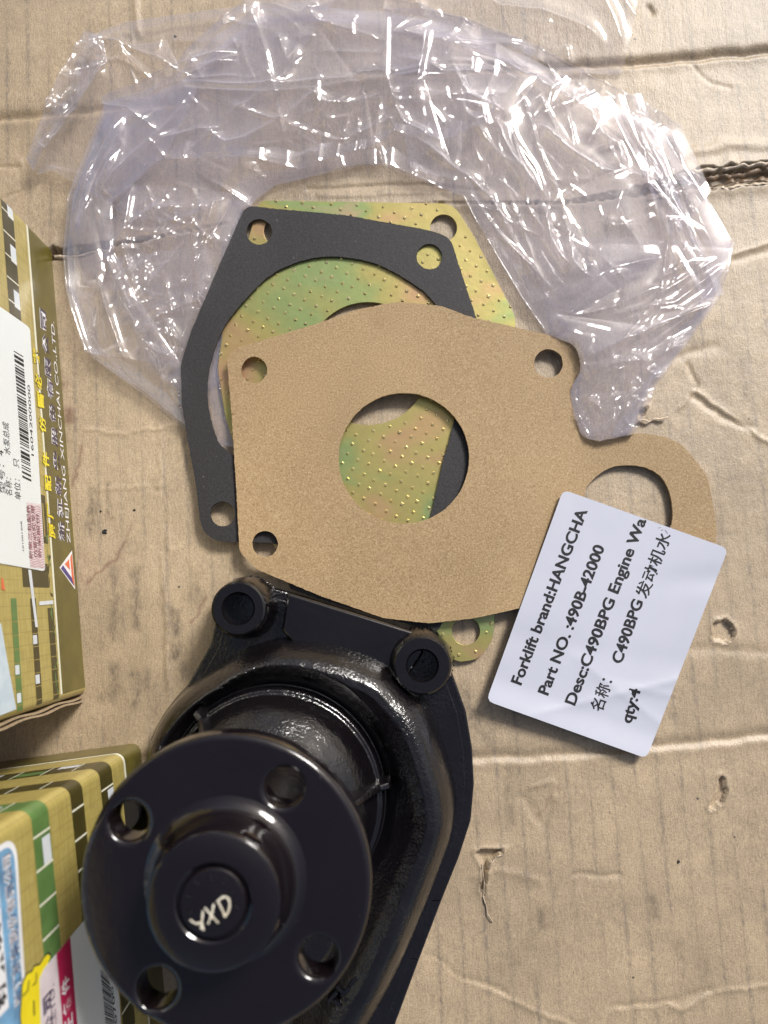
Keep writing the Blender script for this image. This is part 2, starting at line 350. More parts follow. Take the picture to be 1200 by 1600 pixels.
M = dict(
    card=mat_cardboard('kraft_cardboard'), card_in=mat_cardboard('kraft_flute_shaded', (.20, .125, .065), False), card_pale=mat_cardboard('kraft_torn_fibre', (.56, .45, .33), False),  # flute kraft darkened in colour to deepen the shade in the split
    under=mat_plain('ground_under_carton', (.09, .075, .06), .9, .1),
    brown=mat_brown_paper(), black=mat_black_paper(), chrom=mat_chromate(),
    dimple=mat_plain('highlit_punched_steel', (.80, .70, .40), .22, .15, .5, 300, .85), cast=mat_paint('black_paint_on_casting', 950, .00038, .085), mach=mat_paint('black_paint_on_turned_face', 230, .00014, .13), hub=mat_hub(), bore=mat_plain('dark_bore', (.012, .011, .012), .4, .1),  # dimple colour lightened to stand in for highlights on the punched steel
    label=mat_label_paper('white_sticker_paper', (.50, .515, .60)), label2=mat_label_paper('white_box_sticker', (.70, .74, .74), .35),
    ink=mat_plain('black_ink', (.02, .02, .022), .55, .1, .3), ink_faint=mat_plain('faint_ink', (.25, .25, .27), .55, .1, .3),
    ochre=mat_carton(), olive=mat_print('print_olive', (.115, .095, .018)), dark=mat_print('print_dark_brown', (.055, .045, .012)), green=mat_print('print_green', (.10, .19, .055)),
    pale=mat_print('print_pale_grey', (.62, .66, .70)), line=mat_print('print_white_line', (.72, .72, .58)), blue=mat_print('print_sky_blue', (.16, .33, .52), var=.2), lblue=mat_print('print_pale_blue', (.52, .62, .70)),
    ylw=mat_print('print_yellow', (.80, .66, .02)), purple=mat_print('print_dark_purple', (.05, .03, .075)), silver=mat_print('print_silver', (.48, .48, .46)), white=mat_print('print_white', (.78, .78, .80)),
    magenta=mat_print('print_crimson', (.40, .012, .07)), orange=mat_print('print_orange', (.68, .14, .05)), navy=mat_print('print_navy', (.05, .035, .20)), pink=mat_print('print_pink_line', (.50, .20, .24)), blush=mat_print('print_blush', (.66, .58, .60)),
    crimson_ink=mat_print('print_maroon', (.16, .03, .05)), chalk=mat_plain('paint_marker_white', (.68, .62, .50), .7, .15), liner=mat_cardboard('carton_liner', (.36, .27, .17), False),
)

# ------------------------------------------------------------------ text as flat print
def text_geo(s, bold=0.0):
    c = bpy.data.curves.new('txt', 'FONT'); c.body = s; c.size = 1.0; c.offset = bold; c.resolution_u = 4; c.fill_mode = 'FRONT'
    o = bpy.data.objects.new('txt', c); COL.objects.link(o); dg = bpy.context.evaluated_depsgraph_get(); me = bpy.data.meshes.new_from_object(o.evaluated_get(dg))
    v = np.array([tuple(q.co)[:2] for q in me.vertices]) if len(me.vertices) else np.zeros((0, 2)); f = [tuple(p.vertices) for p in me.polygons]
    bpy.data.objects.remove(o); bpy.data.curves.remove(c); bpy.data.meshes.remove(me); return v, f
def text_on(name, s, place, mat, parent, bold=0.0, box=None):
    """place(a, b) maps a in 0..1 along the line and b (cap heights) above the baseline to points"""
    v, f = text_geo(s, bold)
    if len(v) == 0: return None
    x0, x1 = v[:, 0].min(), v[:, 0].max(); a = (v[:, 0] - x0) / (x1 - x0)
    if box: y0, y1 = v[:, 1].min(), v[:, 1].max(); b = (v[:, 1] - y0) / (y1 - y0)
    else: b = v[:, 1] / .70
    return mesh_obj(name, place(a, b), f, mat, parent)

#@@SETTING
# ================================================================== SETTING
GAP = np.array([(-400, 420), (40, 399), (95, 397), (240, 372), (420, 338), (700, 318), (880, 318), (1000, 300), (1060, 285), (1130, 277), (1200, 270), (1700, 232)], float)
GAPW = [8, 10, 9, .4, .4, .4, .6, 7, 13, 18, 15, 15]
def seg_dist(x, y, pts):
    d = np.full(np.shape(x), 1e9)
    for (ax, ay), (bx, by) in zip(pts[:-1], pts[1:]):
        vx, vy = bx - ax, by - ay; t = np.clip(((x - ax) * vx + (y - ay) * vy) / (vx * vx + vy * vy), 0, 1)
        d = np.minimum(d, np.hypot(x - ax - t * vx, y - ay - t * vy))
    return d
def G(pts): return [tuple(P(u, v)[:2]) for u, v in pts]
SCORES = [  # (photo polyline, groove depth): folds between the carton's panels
    ([(-600, 1270), (-300, 1240), (180, 1188), (740, 1186), (860, 1181), (1030, 1165), (1200, 1150), (1600, 1118)], 1.0), ([(520, 117), (760, 110), (975, 100), (1080, 91), (1200, 82), (1700, 50)], 2.2), ([(-600, 230), (-300, 205), (0, 186), (80, 180), (200, 168), (330, 158)], 1.6)]
CREASES = [  # (photo polyline, width mm, height mm): folds and dents pressed into the liner
    ([(212, -60), (214, 20), (218, 55)], 1.5, .5), ([(672, 1499), (720, 1530), (760, 1545), (800, 1560), (860, 1590), (900, 1602)], .55, .6), ([(670, 1496), (715, 1526), (790, 1550)], 1.4, -.45),
    ([(960, 1577), (1040, 1568), (1065, 1578), (1100, 1556), (1160, 1545), (1210, 1535)], .55, .55), ([(955, 1572), (1045, 1564), (1110, 1548)], 1.4, -.4),
    ([(1075, 570), (1088, 600), (1088, 615)], .7, -.8), ([(1088, 612), (1110, 630), (1150, 655), (1200, 690)], .7, .8), ([(1085, 620), (1130, 650), (1170, 668)], 1.6, -.7), ([(1060, 640), (1088, 612)], .6, .5),
    ([(1140, 400), (1180, 388), (1230, 370)], .7, .6), ([(1150, 408), (1240, 378)], 1.5, -.4), ([(135, 672), (200, 678), (280, 664)], .55, .45), ([(160, 765), (250, 758), (262, 800), (265, 860)], .55, .4), ([(230, 757), (255, 765), (264, 830)], 1.2, -.3),
    ([(250, 560), (250, 680), (252, 760)], .55, .35), ([(900, 1365), (940, 1370), (970, 1366)], .9, -.4), ([(1040, 560), (1120, 540)], 2.0, -.4), ([(980, 1000), (1050, 1010), (1200, 1020)], 2.0, -.35), ([(830, 1230), (862, 1220), (868, 1250)], 1.0, .35),
    ([(820, 1250), (850, 1290), (870, 1235)], 1.6, -.35), ([(0, 262), (30, 262), (34, 300), (0, 310)], .8, -.5), ([(30, 250), (34, 305)], .6, .5), ([(253, 870), (258, 960), (262, 1030), (268, 1200)], .55, .4), ([(740, 1372), (775, 1360), (840, 1376)], 1.3, .3),
    ([(1080, 98), (1110, 130), (1140, 135)], .8, -.35), ([(1015, 12), (1020, 18)], 1.2, -.9), ([(1065, 245), (1130, 225), (1210, 228)], 2.5, .7), ([(120, 98), (190, 92), (215, 110)], 1.2, .3), ([(480, 296), (640, 290), (760, 296)], .8, -.5), ([(500, 306), (700, 302)], .8, .4)]
DIRT = [  # (photo polyline, width mm, strength): grease and rub marks
    ([(143, 770), (146, 800), (142, 830)], 2.2, .9), ([(168, 755), (171, 810)], 1.0, .8), ([(178, 890), (182, 930), (180, 990)], 2.4, .8), ([(214, 895), (210, 930), (214, 975)], 2.2, .9), ([(300, 940), (305, 920), (312, 935)], 2.2, .6), ([(272, 955), (274, 990)], 2.0, 1.), ([(276, 1005), (275, 1025)], 2.2, 1.),
    ([(178, 1040), (180, 1075), (175, 1090)], 2.0, 1.), ([(168, 1080), (160, 1092)], 2., .6), ([(212, 1060), (216, 1075), (210, 1100)], 2.0, 1.), ([(285, 1040), (290, 1060)], 2.6, .8), ([(255, 900), (258, 1000), (256, 1080)], .8, .6), ([(300, 1060), (330, 1040)], 2., .5), ([(230, 1050), (228, 1080)], 1.6, .7), ([(245, 1070), (246, 1110)], 2., .5),
    ([(722, 1080), (735, 1110), (745, 1130)], 2.4, .7), ([(750, 1140), (762, 1160)], 2., .6), ([(795, 1200), (796, 1270), (800, 1290)], 1.6, .6), ([(843, 1420), (846, 1445)], 1.6, .8), ([(1020, 1405), (1024, 1435)], 2., .7), ([(1095, 1500), (1100, 1515)], 3., .5), ([(1060, 1480), (1066, 1530)], 2.5, .5), ([(1030, 985), (1035, 1000)], 3., .4), ([(1120, 820), (1130, 900)], 2.0, .35), ([(1160, 560), (1165, 620)], 2.0, .5),
    ([(1075, 500), (1085, 540)], 2., .5), ([(1145, 460), (1150, 520)], 2., .4), ([(95, 395), (120, 388)], 4., .9), ([(420, 318), (600, 305), (780, 318)], 3.5, .35), ([(750, 1390), (760, 1420)], 2., .4), ([(85, 480), (90, 900)], 2.5, .35)]
SCRATCH = [([(126, 692), (124, 720), (112, 755)], .7, .8), ([(195, 850), (170, 885), (138, 905)], .8, .8), ([(108, 645), (108, 655)], 2.2, .9), ([(322, 935), (298, 970)], .6, .8), ([(92, 590), (95, 600)], 2., .5), ([(205, 816), (198, 840)], .6, .4), ([(865, 1240), (840, 1280)], .6, .4)]
HOLES = [  # torn places: photo outline, depth
    (circle(1131, 986, 17, 14, 20, 2.2), -2.2), ([(1126, 1212), (1133, 1218), (1136, 1240), (1128, 1256), (1112, 1266), (1107, 1262), (1120, 1240)], -2.0),
    ([(742, 1330), (788, 1326), (772, 1338), (764, 1346), (760, 1370), (756, 1398), (751, 1392), (755, 1360), (750, 1345)], -2.4), ([(999, 640), (1012, 636), (1006, 650), (998, 652)], -1.6)]
def card_z(x, y, holes=True):
    z = .55 * vnoise(x, y, 70, 1) + .22 * vnoise(x, y, 24, 2) + .07 * vnoise(x, y, 8, 3) + .02 * vnoise(x, y, 2.4, 4)
    xr = x + .06 * y + 1.6 * vnoise(x, y, 40, 5); z = z - .07 * np.maximum(0, np.cos(2 * np.pi * xr / 8.8)) ** 6 * (.5 + .5 * vnoise(x, y, 30, 6))
    xn = x + .7 * vnoise(x, y, 5, 8); yn = y + .7 * vnoise(x, y, 5, 9)
    for pts, wd, dp in CREASES:
        g = G(pts); bx = np.array(g); k = (x > bx[:, 0].min() - 9) & (x < bx[:, 0].max() + 9) & (y > bx[:, 1].min() - 9) & (y < bx[:, 1].max() + 9)
        if not k.any(): continue
        d = seg_dist(xn[k], yn[k], g); z[k] += dp * (np.exp(-d / wd) if wd < .75 else np.exp(-(d / wd) ** 2))
    for pts, dp in SCORES:
        g = np.array(G(pts)); o_ = np.argsort(g[:, 0]); cy = np.interp(x, g[o_, 0], g[o_, 1]) + .5 * vnoise(x, 0 * x, 7, 15) + .2 * vnoise(x, 0 * x, 2, 16); q = y - cy
        e = sst(x, g[o_[0], 0], g[o_[0], 0] + 25) * (1 - sst(x, g[o_[-1], 0] - 20, g[o_[-1], 0])); z += e * dp * (-np.exp(-(q / np.where(q > 0, 2.4, 1.3)) ** 2) + .17 * np.exp(-((q + 2.4) / 2.2) ** 2))
    g = G(GAP); gx = np.array([p[0] for p in g]); gy = np.array([p[1] for p in g])
    cy = np.interp(x, gx, gy); hw = np.interp(x, gx, np.array(GAPW) * .27) * (1 + .25 * vnoise(x, y * 0, 4, 12)) + .5 * vnoise(x, y * 0, 1.8, 13)
    hw = np.maximum(hw, .3); d = np.abs(y - cy); z = z + .8 * np.exp(-((d - hw) / 4.0) ** 2) * (d > hw)
    z = np.where((d < hw) & (hw > .45), -5.0 - .4 * vnoise(x, y, 3, 14), z)
    if holes:
        for pl, dp in HOLES:
            w_ = G(pl); cx = np.mean([p[0] for p in w_]); cy_ = np.mean([p[1] for p in w_])
            near = (abs(x - cx) < 30) & (abs(y - cy_) < 30); k = near & inside(w_, x, y)
            z = np.where(near & ~k, z + .5 * np.exp(-(seg_dist(x, y, w_ + w_[:1]) / 1.2) ** 2), z); z = np.where(k, dp, z)
    return z
fx = np.r_[np.linspace(-620, -185, 30), np.arange(-180, 181, .75), np.linspace(185, 620, 30)]
fy = np.r_[np.linspace(-560, -172, 26), np.arange(-168, 269, .75), np.linspace(274, 720, 30)]
gx, gy = np.meshgrid(fx, fy); cz = card_z(gx, gy); nx, ny = len(fx), len(fy)
vv = np.stack([gx.ravel(), gy.ravel(), cz.ravel()], 1)
ii = (np.arange(ny - 1)[:, None] * nx + np.arange(nx - 1)[None]).ravel()
card = mesh_obj('cardboard_ground', vv, np.stack([ii, ii + 1, ii + nx + 1, ii + nx], 1), M['card'], smooth=True); tag(card, kind='structure')
for nm, marks in (('dirt', DIRT), ('scratch', SCRATCH)):
    val = np.zeros(gx.shape)
    for pts, wd, st in marks:
        g = G(pts); bx = np.array(g); k = (gx > bx[:, 0].min() - 12) & (gx < bx[:, 0].max() + 12) & (gy > bx[:, 1].min() - 12) & (gy < bx[:, 1].max() + 12)
        d = seg_dist(gx[k] + .8 * vnoise(gx[k], gy[k], 2.5, 21), gy[k] + 1.5 * vnoise(gx[k], gy[k], 3.5, 22), g); val[k] = np.maximum(val[k], st * np.exp(-(d / wd) ** 2))
    card.data.attributes.new(nm, 'FLOAT', 'POINT').data.foreach_set('value', val.ravel().astype(np.float32))
mesh_obj('ground', [(-4000, -4000, -9), (4000, -4000, -9), (4000, 4000, -9), (-4000, 4000, -9)], [(0, 1, 2, 3)], M['under'])['kind'] = 'structure'
# bare flutes and torn liner showing in the split
def ribbon(name, px, z0, wd, amp, per, mat, seed, tilt=.6):
    g = np.array(G(px)); d = np.r_[0, np.cumsum(np.linalg.norm(np.diff(g, axis=0), axis=1))]; s = np.arange(0, d[-1], .45)
    x = np.interp(s, d, g[:, 0]); y = np.interp(s, d, g[:, 1]); w1 = wd * (.7 + .5 * vnoise(s, 0 * s, 3.1, seed)); y = y + .8 * vnoise(s, 0 * s, 2.4, seed + 1)
    z = z0 + amp * np.sin(2 * np.pi * s / per + 2 * vnoise(s, 0 * s, 6, seed + 2)) + .4 * vnoise(s, 0 * s, 1.7, seed + 3); n = len(s)
    v = np.vstack([np.stack([x, y + w1 / 2, z + tilt], 1), np.stack([x, y, z + .3 * vnoise(s, 0 * s, 1.2, seed + 4)], 1), np.stack([x, y - w1 / 2, z - tilt], 1)])
    f = [(k, k + 1, n + k + 1, n + k) for k in range(n - 1)] + [(n + k, n + k + 1, 2 * n + k + 1, 2 * n + k) for k in range(n - 1)]
    o = mesh_obj(name, v, f, mat, card, smooth=True); m = o.modifiers.new('thick', 'SOLIDIFY'); m.thickness = .22 * S; return o
rt = [(1010, 300), (1060, 288), (1130, 280), (1200, 272), (1320, 262)]
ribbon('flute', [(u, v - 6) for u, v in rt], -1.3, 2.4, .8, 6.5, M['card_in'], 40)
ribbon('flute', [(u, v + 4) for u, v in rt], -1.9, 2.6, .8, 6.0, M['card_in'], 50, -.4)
ribbon('torn_liner', [(u, v + 15) for u, v in rt], .3, 1.5, .15, 9, M['card_pale'], 60, -.5)
ribbon('torn_liner', [(u, v - 16) for u, v in rt], .2, 1.3, .15, 8, M['card_pale'], 70, .4)
ribbon('torn_liner', [(86, 404), (100, 404), (140, 398), (180, 392)], .9, 1.3, .2, 9, M['card_pale'], 80, .3)
ribbon('torn_liner', [(994, 660), (1010, 660), (1030, 655), (1042, 650)], 1.4, 1.4, .1, 9, M['card_pale'], 90, -.4)
ribbon('torn_liner', [(753, 1352), (757, 1376), (755, 1400), (762, 1424), (770, 1438)], .5, .8, .1, 9, M['card_pale'], 95, .3)
ribbon('torn_liner', [(762, 1352), (775, 1340), (790, 1328)], .6, .9, .1, 9, M['card_pale'], 97, .3)
def chip(u, v, r_, lab_):
    c = P(u, v, 0); z = float(card_z(np.array([c[0]]), np.array([c[1]]))[0]); k = [(r_ * (1 + .3 * rng.normal()) * math.cos(a), r_ * (1 + .3 * rng.normal()) * math.sin(a)) for a in np.arange(0, 6.2, .9)]; n = len(k)
    vv_ = [(c[0] + x, c[1] + y, z + .02) for x, y in k] + [(c[0] + .7 * x, c[1] + .7 * y, z + .45 * r_) for x, y in k]
    tag(mesh_obj('paint_chip', vv_, [(i, (i + 1) % n, n + (i + 1) % n, n + i) for i in range(n)] + [tuple(range(n, 2 * n))], M['ink']), lab_, 'debris', 'black crumbs on the cardboard')
chip(164, 831, 1.1, 'largest black crumb on the cardboard beside the upper carton'); chip(210, 797, .55, 'black crumb on bare cardboard halfway between the upper carton and the black gasket')
chip(157, 799, .5, 'small black crumb just above the largest crumb by the upper carton'); chip(1060, 1347, .6, 'lone black crumb on the bare cardboard at lower right below the sticker'); chip(274, 57, .55, 'tiny black crumb on cardboard near the top left of the plastic bag')

#@@GASKETS
# ================================================================== GASKETS
def rough(loop, step=3.5, j=.28):
    return [(x + j * rng.normal(), y + j * rng.normal()) for x, y in resample(loop, step)]
Z_MET = lambda u, v: 1.3 + .3 * np.sin((u - 300) / 190.) * np.sin((v - 200) / 240.)
Z_BLK = lambda u, v: 2.6 + .9 * sst(440 - u, 0, 120) - .3 * sst(v, 800, 950)
Z_BRN = lambda u, v: 4.7 - 3.3 * sst(u, 760, 985) + .3 * np.sin((u - 350) / 110.) * np.cos((v - 500) / 150.) * (1 - sst(u, 700, 900))
met_out = fillet([(405, 313, 14), (708, 318, 34), (742, 372, 60), (806, 496, 40), (800, 640, 120), (770, 800, 60), (773, 960, 12), (770, 1000, 26), (748, 1030, 30), (716, 1035, 20), (694, 1020, 14), (678, 996, 10), (662, 968, 10), (470, 926, 30), (398, 800, 80), (352, 650, 60), (340, 575, 60), (352, 490, 60), (392, 360, 30)])
met_hole = [circle(575, 568, 96, 72), circle(693, 356, 21, 32), circle(432, 362, 20, 28), circle(728, 986, 22, 32)]
metal = empty('metal_gasket', P(575, 650, 0), 'yellow zinc plated steel gasket with rows of punched dimples, lowest of the gasket stack', 'gasket')
mp = sheet('plate', resample(met_out, 8), met_hole, Z_MET, .8, M['chrom'], metal, 24, .12)
dv, df = [], []
for i in range(-10, 95):
    for j in range(-45, 20):
        u = 330 + 17 * i + 42 * j + .9 * rng.normal(); v = 300 + 8.6 * i + 2.4 * j + .9 * rng.normal()
        if not (330 < u < 812 and 310 < v < 1036): continue
        if not inside(met_out, np.array([u]), np.array([v]))[0]: continue
        if min(np.hypot(np.array(met_out)[:, 0] - u, np.array(met_out)[:, 1] - v)) < 7: continue
        if any(math.hypot(u - c[0], v - c[1]) < c[2] + 7 for c in ((575, 568, 96), (693, 356, 21), (432, 362, 20), (728, 986, 22))): continue
        c = P(u, v, float(Z_MET(u, v)) + .8); a0 = .5 + .25 * rng.normal(); b = len(dv); r_ = .92 + .10 * rng.normal()
        for k in range(4): dv.append(c + np.array([r_ * math.cos(a0 + k * math.pi / 2), r_ * math.sin(a0 + k * math.pi / 2), -.06]))
        for k in range(4): dv.append(c + np.array([.45 * r_ * math.cos(a0 + k * math.pi / 2), .45 * r_ * math.sin(a0 + k * math.pi / 2), .42]))
        df += [(b + k, b + (k + 1) % 4, b + 4 + (k + 1) % 4, b + 4 + k) for k in range(4)] + [(b + 4, b + 5, b + 6, b + 7)]
tag(mesh_obj('dimples', dv, df, M['dimple'], metal), kind='stuff')

blk_out = fillet([(384, 320, 26), (420, 325, 0), (540, 336, 60), (672, 360, 30), (704, 372, 26), (722, 430, 40), (752, 520, 60), (764, 640, 80), (742, 800, 60), (700, 960, 30), (684, 986, 8), (625, 972, 10), (500, 936, 10), (452, 920, 8), (446, 852, 14), (420, 848, 0), (316, 846, 44), (306, 756, 0), (290, 670, 60), (284, 628, 80), (282, 570, 60), (300, 514, 40), (342, 416, 40)])
blk_in = spline([(342, 527), (362, 493), (396, 454), (430, 425), (478, 406), (526, 401), (584, 411), (632, 435), (671, 464), (700, 510), (716, 580), (711, 650), (690, 730), (673, 805), (650, 850), (600, 872), (520, 868), (430, 800), (376, 728), (362, 710), (342, 691), (330, 657), (324, 619), (327, 575)], 6)
blk_hole = [rough(circle(405, 362, 20), 5, .3), rough(circle(671, 401, 20), 5, .3), rough(circle(348, 803, 19.5), 5, .3)]
blk = sheet('black_gasket', rough(blk_out), [rough(blk_in)] + blk_hole, Z_BLK, 1.0, M['black'], None, 16)
bevel(blk, .12, 1, 50)
tag(blk, 'black fibre gasket ring with bolt holes, between the dimpled steel and the brown paper', 'gasket')

brn_out = fillet([(354, 556, 24), (376, 542, 10), (500, 504, 60), (560, 483, 90), (623, 471, 90), (690, 478, 80), (734, 495, 60), (852, 522, 30), (902, 540, 40), (908, 578, 28), (888, 612, 40), (897, 650, 30), (910, 684, 28), (935, 689, 20), (1000, 676, 60), (1058, 686, 70), (1106, 742, 70), (1121, 830, 70), (1108, 905, 50), (1050, 940, 60), (940, 934, 80), (809, 951, 80), (742, 966, 60), (670, 974, 90), (600, 966, 90), (500, 931, 60), (402, 890, 26), (374, 862, 24), (370, 780, 60), (362, 650, 60)])
brn_hole = [rough(circle(631, 716, 102, 90), 5, .22), rough(circle(397, 578, 20.5), 5, .3), rough(circle(857, 568, 22.5), 5, .3), rough(circle(414, 850, 20.5), 5, .3), rough(spline([(914, 770), (928, 748), (951, 732), (972, 727), (1002, 729), (1026, 739), (1041, 757), (1049, 782), (1050, 815), (1036, 845), (1000, 858), (950, 850), (920, 810)], 5), 5, .2)]
brn = sheet('brown_gasket', rough(brn_out), brn_hole, Z_BRN, 1.1, M['brown'], None, 14)
bevel(brn, .14, 1, 50)
tag(brn, 'brown speckled paper gasket with a large round hole and a tail on the right', 'gasket')

# ================================================================== STICKER
LA, LB, LC, LD = (760, 1095), (880, 765), (1138, 857), (1010, 1185)      # corners: text start side, clockwise
def Z_LAB(u, v):
    p = np.stack([np.asarray(u, float), np.asarray(v, float)], -1); a = (p - LA) @ np.array([.34, -.94]) / 351; b = (p - LA) @ np.array([.94, .34]) / 266
    z = 5.4 - 2.7 * b + .8 * np.exp(-((b - .1) / .25) ** 2) * sst(a, .1, .5) + 1.4 * sst(b, .7, 1.05) * (.4 + .6 * sst(a, .1, .9)) + .6 * np.exp(-np.abs((a - .12) - .5 * (b - .5)) / .035) * sst(b, .15, .5) + .35 * np.exp(-np.abs(a - .42 + .25 * b) / .03) * sst(b, .2, .6) + .3 * np.exp(-np.abs(a - .2 - .1 * b) / .02) * sst(b, .5, .9) - .5 * np.exp(-((a - .85 + .3 * (1 - b)) / .06) ** 2) * sst(b, .55, 1) - .2 * np.exp(-((a - .3 - .15 * b) / .06) ** 2)
    return z + 1.2 * sst(-a, -.12, .03)
lab = empty('sticker', P(940, 960, 0), 'white rectangular sticker of black printed text lying over the tail of the brown gasket', 'label')
sheet('sticker_paper', resample(fillet([(*LA, 11), (*LB, 11), (*LC, 11), (*LD, 11)]), 6), [], Z_LAB, .16, M['label'], lab, 4.5)
def label_line(s, p0, p1, cap, mat, bold=.027):
    p0 = np.array(p0, float); p1 = np.array(p1, float); d = p1 - p0; n = np.array([d[1], -d[0]]); n /= np.linalg.norm(n)
    if n[0] > 0: n = -n
    def place(a, b):
        q = p0 + a[:, None] * d + b[:, None] * n * cap; return P(q[:, 0], q[:, 1], Z_LAB(q[:, 0], q[:, 1]) + .16 + .12)
    return text_on('text_line', s, place, mat, lab, bold)
label_line('Forklift brand:HANGCHA', (814, 1071), (918, 798), 17, M['ink'])
label_line('Part NO. :490B-42000', (856, 1087), (945, 855), 17, M['ink'])
label_line('Desc:C490BPG Engine Wa', (898, 1103), (1010, 813), 17, M['ink'])
label_line('名称：', (940, 1113), (957, 1064), 17, M['ink'], .010)
label_line('C490BPG', (971, 1038), (1005, 940), 17, M['ink'])
label_line('发动机水', (1010, 936), (1049, 836), 17, M['ink'], .010)
label_line('氵:', (1042, 834), (1049, 822), 14, M['ink_faint'], -.01)
label_line('qty:4', (986, 1131), (1001, 1078), 17, M['ink'])

#@@CARTONS
# ================================================================== CARTONS
class Carton:
    """upright carton; face print is placed by millimetres (s along the right face from its near end, t up)"""
    def __init__(self, name, near, far, depth, H, label, cat, group, cr=2.6):
        self.a = np.array(near[:2]); self.b = np.array(far[:2]); d = self.b - self.a; self.L = np.linalg.norm(d); self.e = d / self.L; self.n = np.array([self.e[1], -self.e[0]])
        self.H = H; self.D = depth; c = self.a + self.e * self.L / 2 - self.n * depth / 2
        self.o = empty(name, (c[0], c[1], 0), label, cat, group); self.cr = cr
        # plan outline as arc length from the near right corner, along the right face, round the far corner, back face ...
        L, D = self.L, depth; raw = [(0, 0), (L, 0), (L, -D), (0, -D)]; pts = []
        for i in range(4):
            p0 = np.array(raw[i - 1], float); p1 = np.array(raw[i], float); p2 = np.array(raw[(i + 1) % 4], float)
            u1 = (p0 - p1) / np.linalg.norm(p0 - p1); u2 = (p2 - p1) / np.linalg.norm(p2 - p1); c0 = p1 + cr * (u1 + u2)
            a1 = -u2; a2 = -u1
            for k in range(9):
                th = k / 8 * math.pi / 2; pts.append((c0 + cr * (a1 * math.cos(th) + a2 * math.sin(th)), a1 * math.cos(th) + a2 * math.sin(th)))
        pts = pts[8:] + pts[:8]                       # start where the right face begins
        xy = np.array([p[0] for p in pts]); nn = np.array([p[1] for p in pts]); xy = np.vstack([xy, xy[:1]]); nn = np.vstack([nn, nn[:1]])
        dl = np.r_[0, np.cumsum(np.linalg.norm(np.diff(xy, axis=0), axis=1))]; self.pl, self.xy, self.nn = dl, xy, nn
    def at(self, s, t, off=0.0):
        p = (np.asarray(s, float) - self.cr) % self.pl[-1]
        x = np.interp(p, self.pl, self.xy[:, 0]); y = np.interp(p, self.pl, self.xy[:, 1]); n0 = np.interp(p, self.pl, self.nn[:, 0]); n1 = np.interp(p, self.pl, self.nn[:, 1])
        # gentle bulge of the board
        bul = .5 * np.sin(np.clip(p / self.L, 0, 1) * math.pi) * np.sin(np.clip(np.asarray(t, float) / self.H, 0, 1) * math.pi)
        x = x + n0 * off; y = y + n1 * (off + bul); q = self.a[None] + np.outer(np.ravel(x), self.e) + np.outer(np.ravel(y), self.n)
        return np.column_stack([q, np.ravel(np.asarray(t, float) + 0 * np.asarray(s, float))])
    def st(self, u, v):
        """photo position on the right face -> (s, t)"""
        dx, dy, dz = ray(u, v); k = (self.a @ self.n) / (dx * self.n[0] + dy * self.n[1]); q = np.stack([dx * k, dy * k], -1)
        return (q - self.a) @ self.e, CAM_H + dz * k
    def body(self, mat):
        ps = np.unique(np.r_[np.linspace(0, self.pl[-1], 90), self.pl]); ps = ps[:-1]; ts = np.linspace(0, self.H, 20); n = len(ps)
        v = np.vstack([self.at(ps + self.cr, np.full(n, t)) for t in ts]); uv = np.vstack([np.column_stack([ps + self.cr, np.full(n, t)]) for t in ts])
        f = [(i * n + k, i * n + (k + 1) % n, (i + 1) * n + (k + 1) % n, (i + 1) * n + k) for i in range(19) for k in range(n)] + [tuple(19 * n + k for k in range(n))]
        return smooth_by_angle(mesh_obj('box_body', v, f, mat, self.o, uv=uv), 40)
    def rects(self, name, rs, mat, off, ds=3.0, label=None):
        """rectangles (s0, s1, t0, t1) printed on the faces as one part"""
        v, f = [], []; b = 0
        if not rs: return None
        if name == 'printed_pattern' and len(rs) > 1: return [self.rects(name, [r_], mat, off, ds) for r_ in rs]
        for s0, s1, t0, t1 in rs:
            n = max(2, int(abs(s1 - s0) / ds) + 2); m = max(2, int(abs(t1 - t0) / 4) + 2)
            a = np.unique(np.r_[np.linspace(s0, s1, n), [q for q in (self.pl + self.cr) if s0 < q < s1]]); n = len(a); tt = np.linspace(t0, t1, m)
            v.append(np.vstack([self.at(a, np.full(n, t), off) for t in tt]))
            f += [(b + i * n + k, b + i * n + k + 1, b + (i + 1) * n + k + 1, b + (i + 1) * n + k) for i in range(m - 1) for k in range(n - 1)]; b += n * m
        return mesh_obj(name, np.vstack(v), f, mat, self.o)
    def poly(self, name, px, mat, off, step=4, parent=None):
        """outline given by photo positions on the right face"""
        s, t = self.st([p[0] for p in px], [p[1] for p in px]); return self.poly_st(name, list(zip(s, t)), mat, off, step, parent)
    def poly_st(self, name, st, mat, off, step=4, parent=None):
        co, tri = triangulate([tuple(map(float, p)) for p in st], [], step); return mesh_obj(name, self.at(co[:, 0], co[:, 1], off), fix_winding(co, tri), mat, parent or self.o)
    def text(self, s, p0, p1, h, mat, off, bold=0.0, box=None, name='printed_text'):
        """p0 -> p1 photo positions of the ends of the baseline on the right face, h = cap height in mm"""
        s0, t0 = self.st(*p0); s1, t1 = self.st(*p1)
        return text_on(name, s, lambda a, b: self.at(s0 + a * (s1 - s0), t0 + a * (t1 - t0) + b * h, off), mat, self.o, bold, box)

GRP = 'printed spare part cartons at the left'
c1 = Carton('carton', P(134, 1084), P(80, 386), 110, 150, 'tall ochre carton with white barcode sticker, the upper of the two at the left edge', 'box', GRP)
c1.body(M['ochre'])
c1.rects('printed_band', [(0, c1.L + 60, 0.3, 21)], M['olive'], .06)
c1.rects('printed_edge_line', [(0, c1.L + 60, 21.05, 22.6)], M['line'], .07)
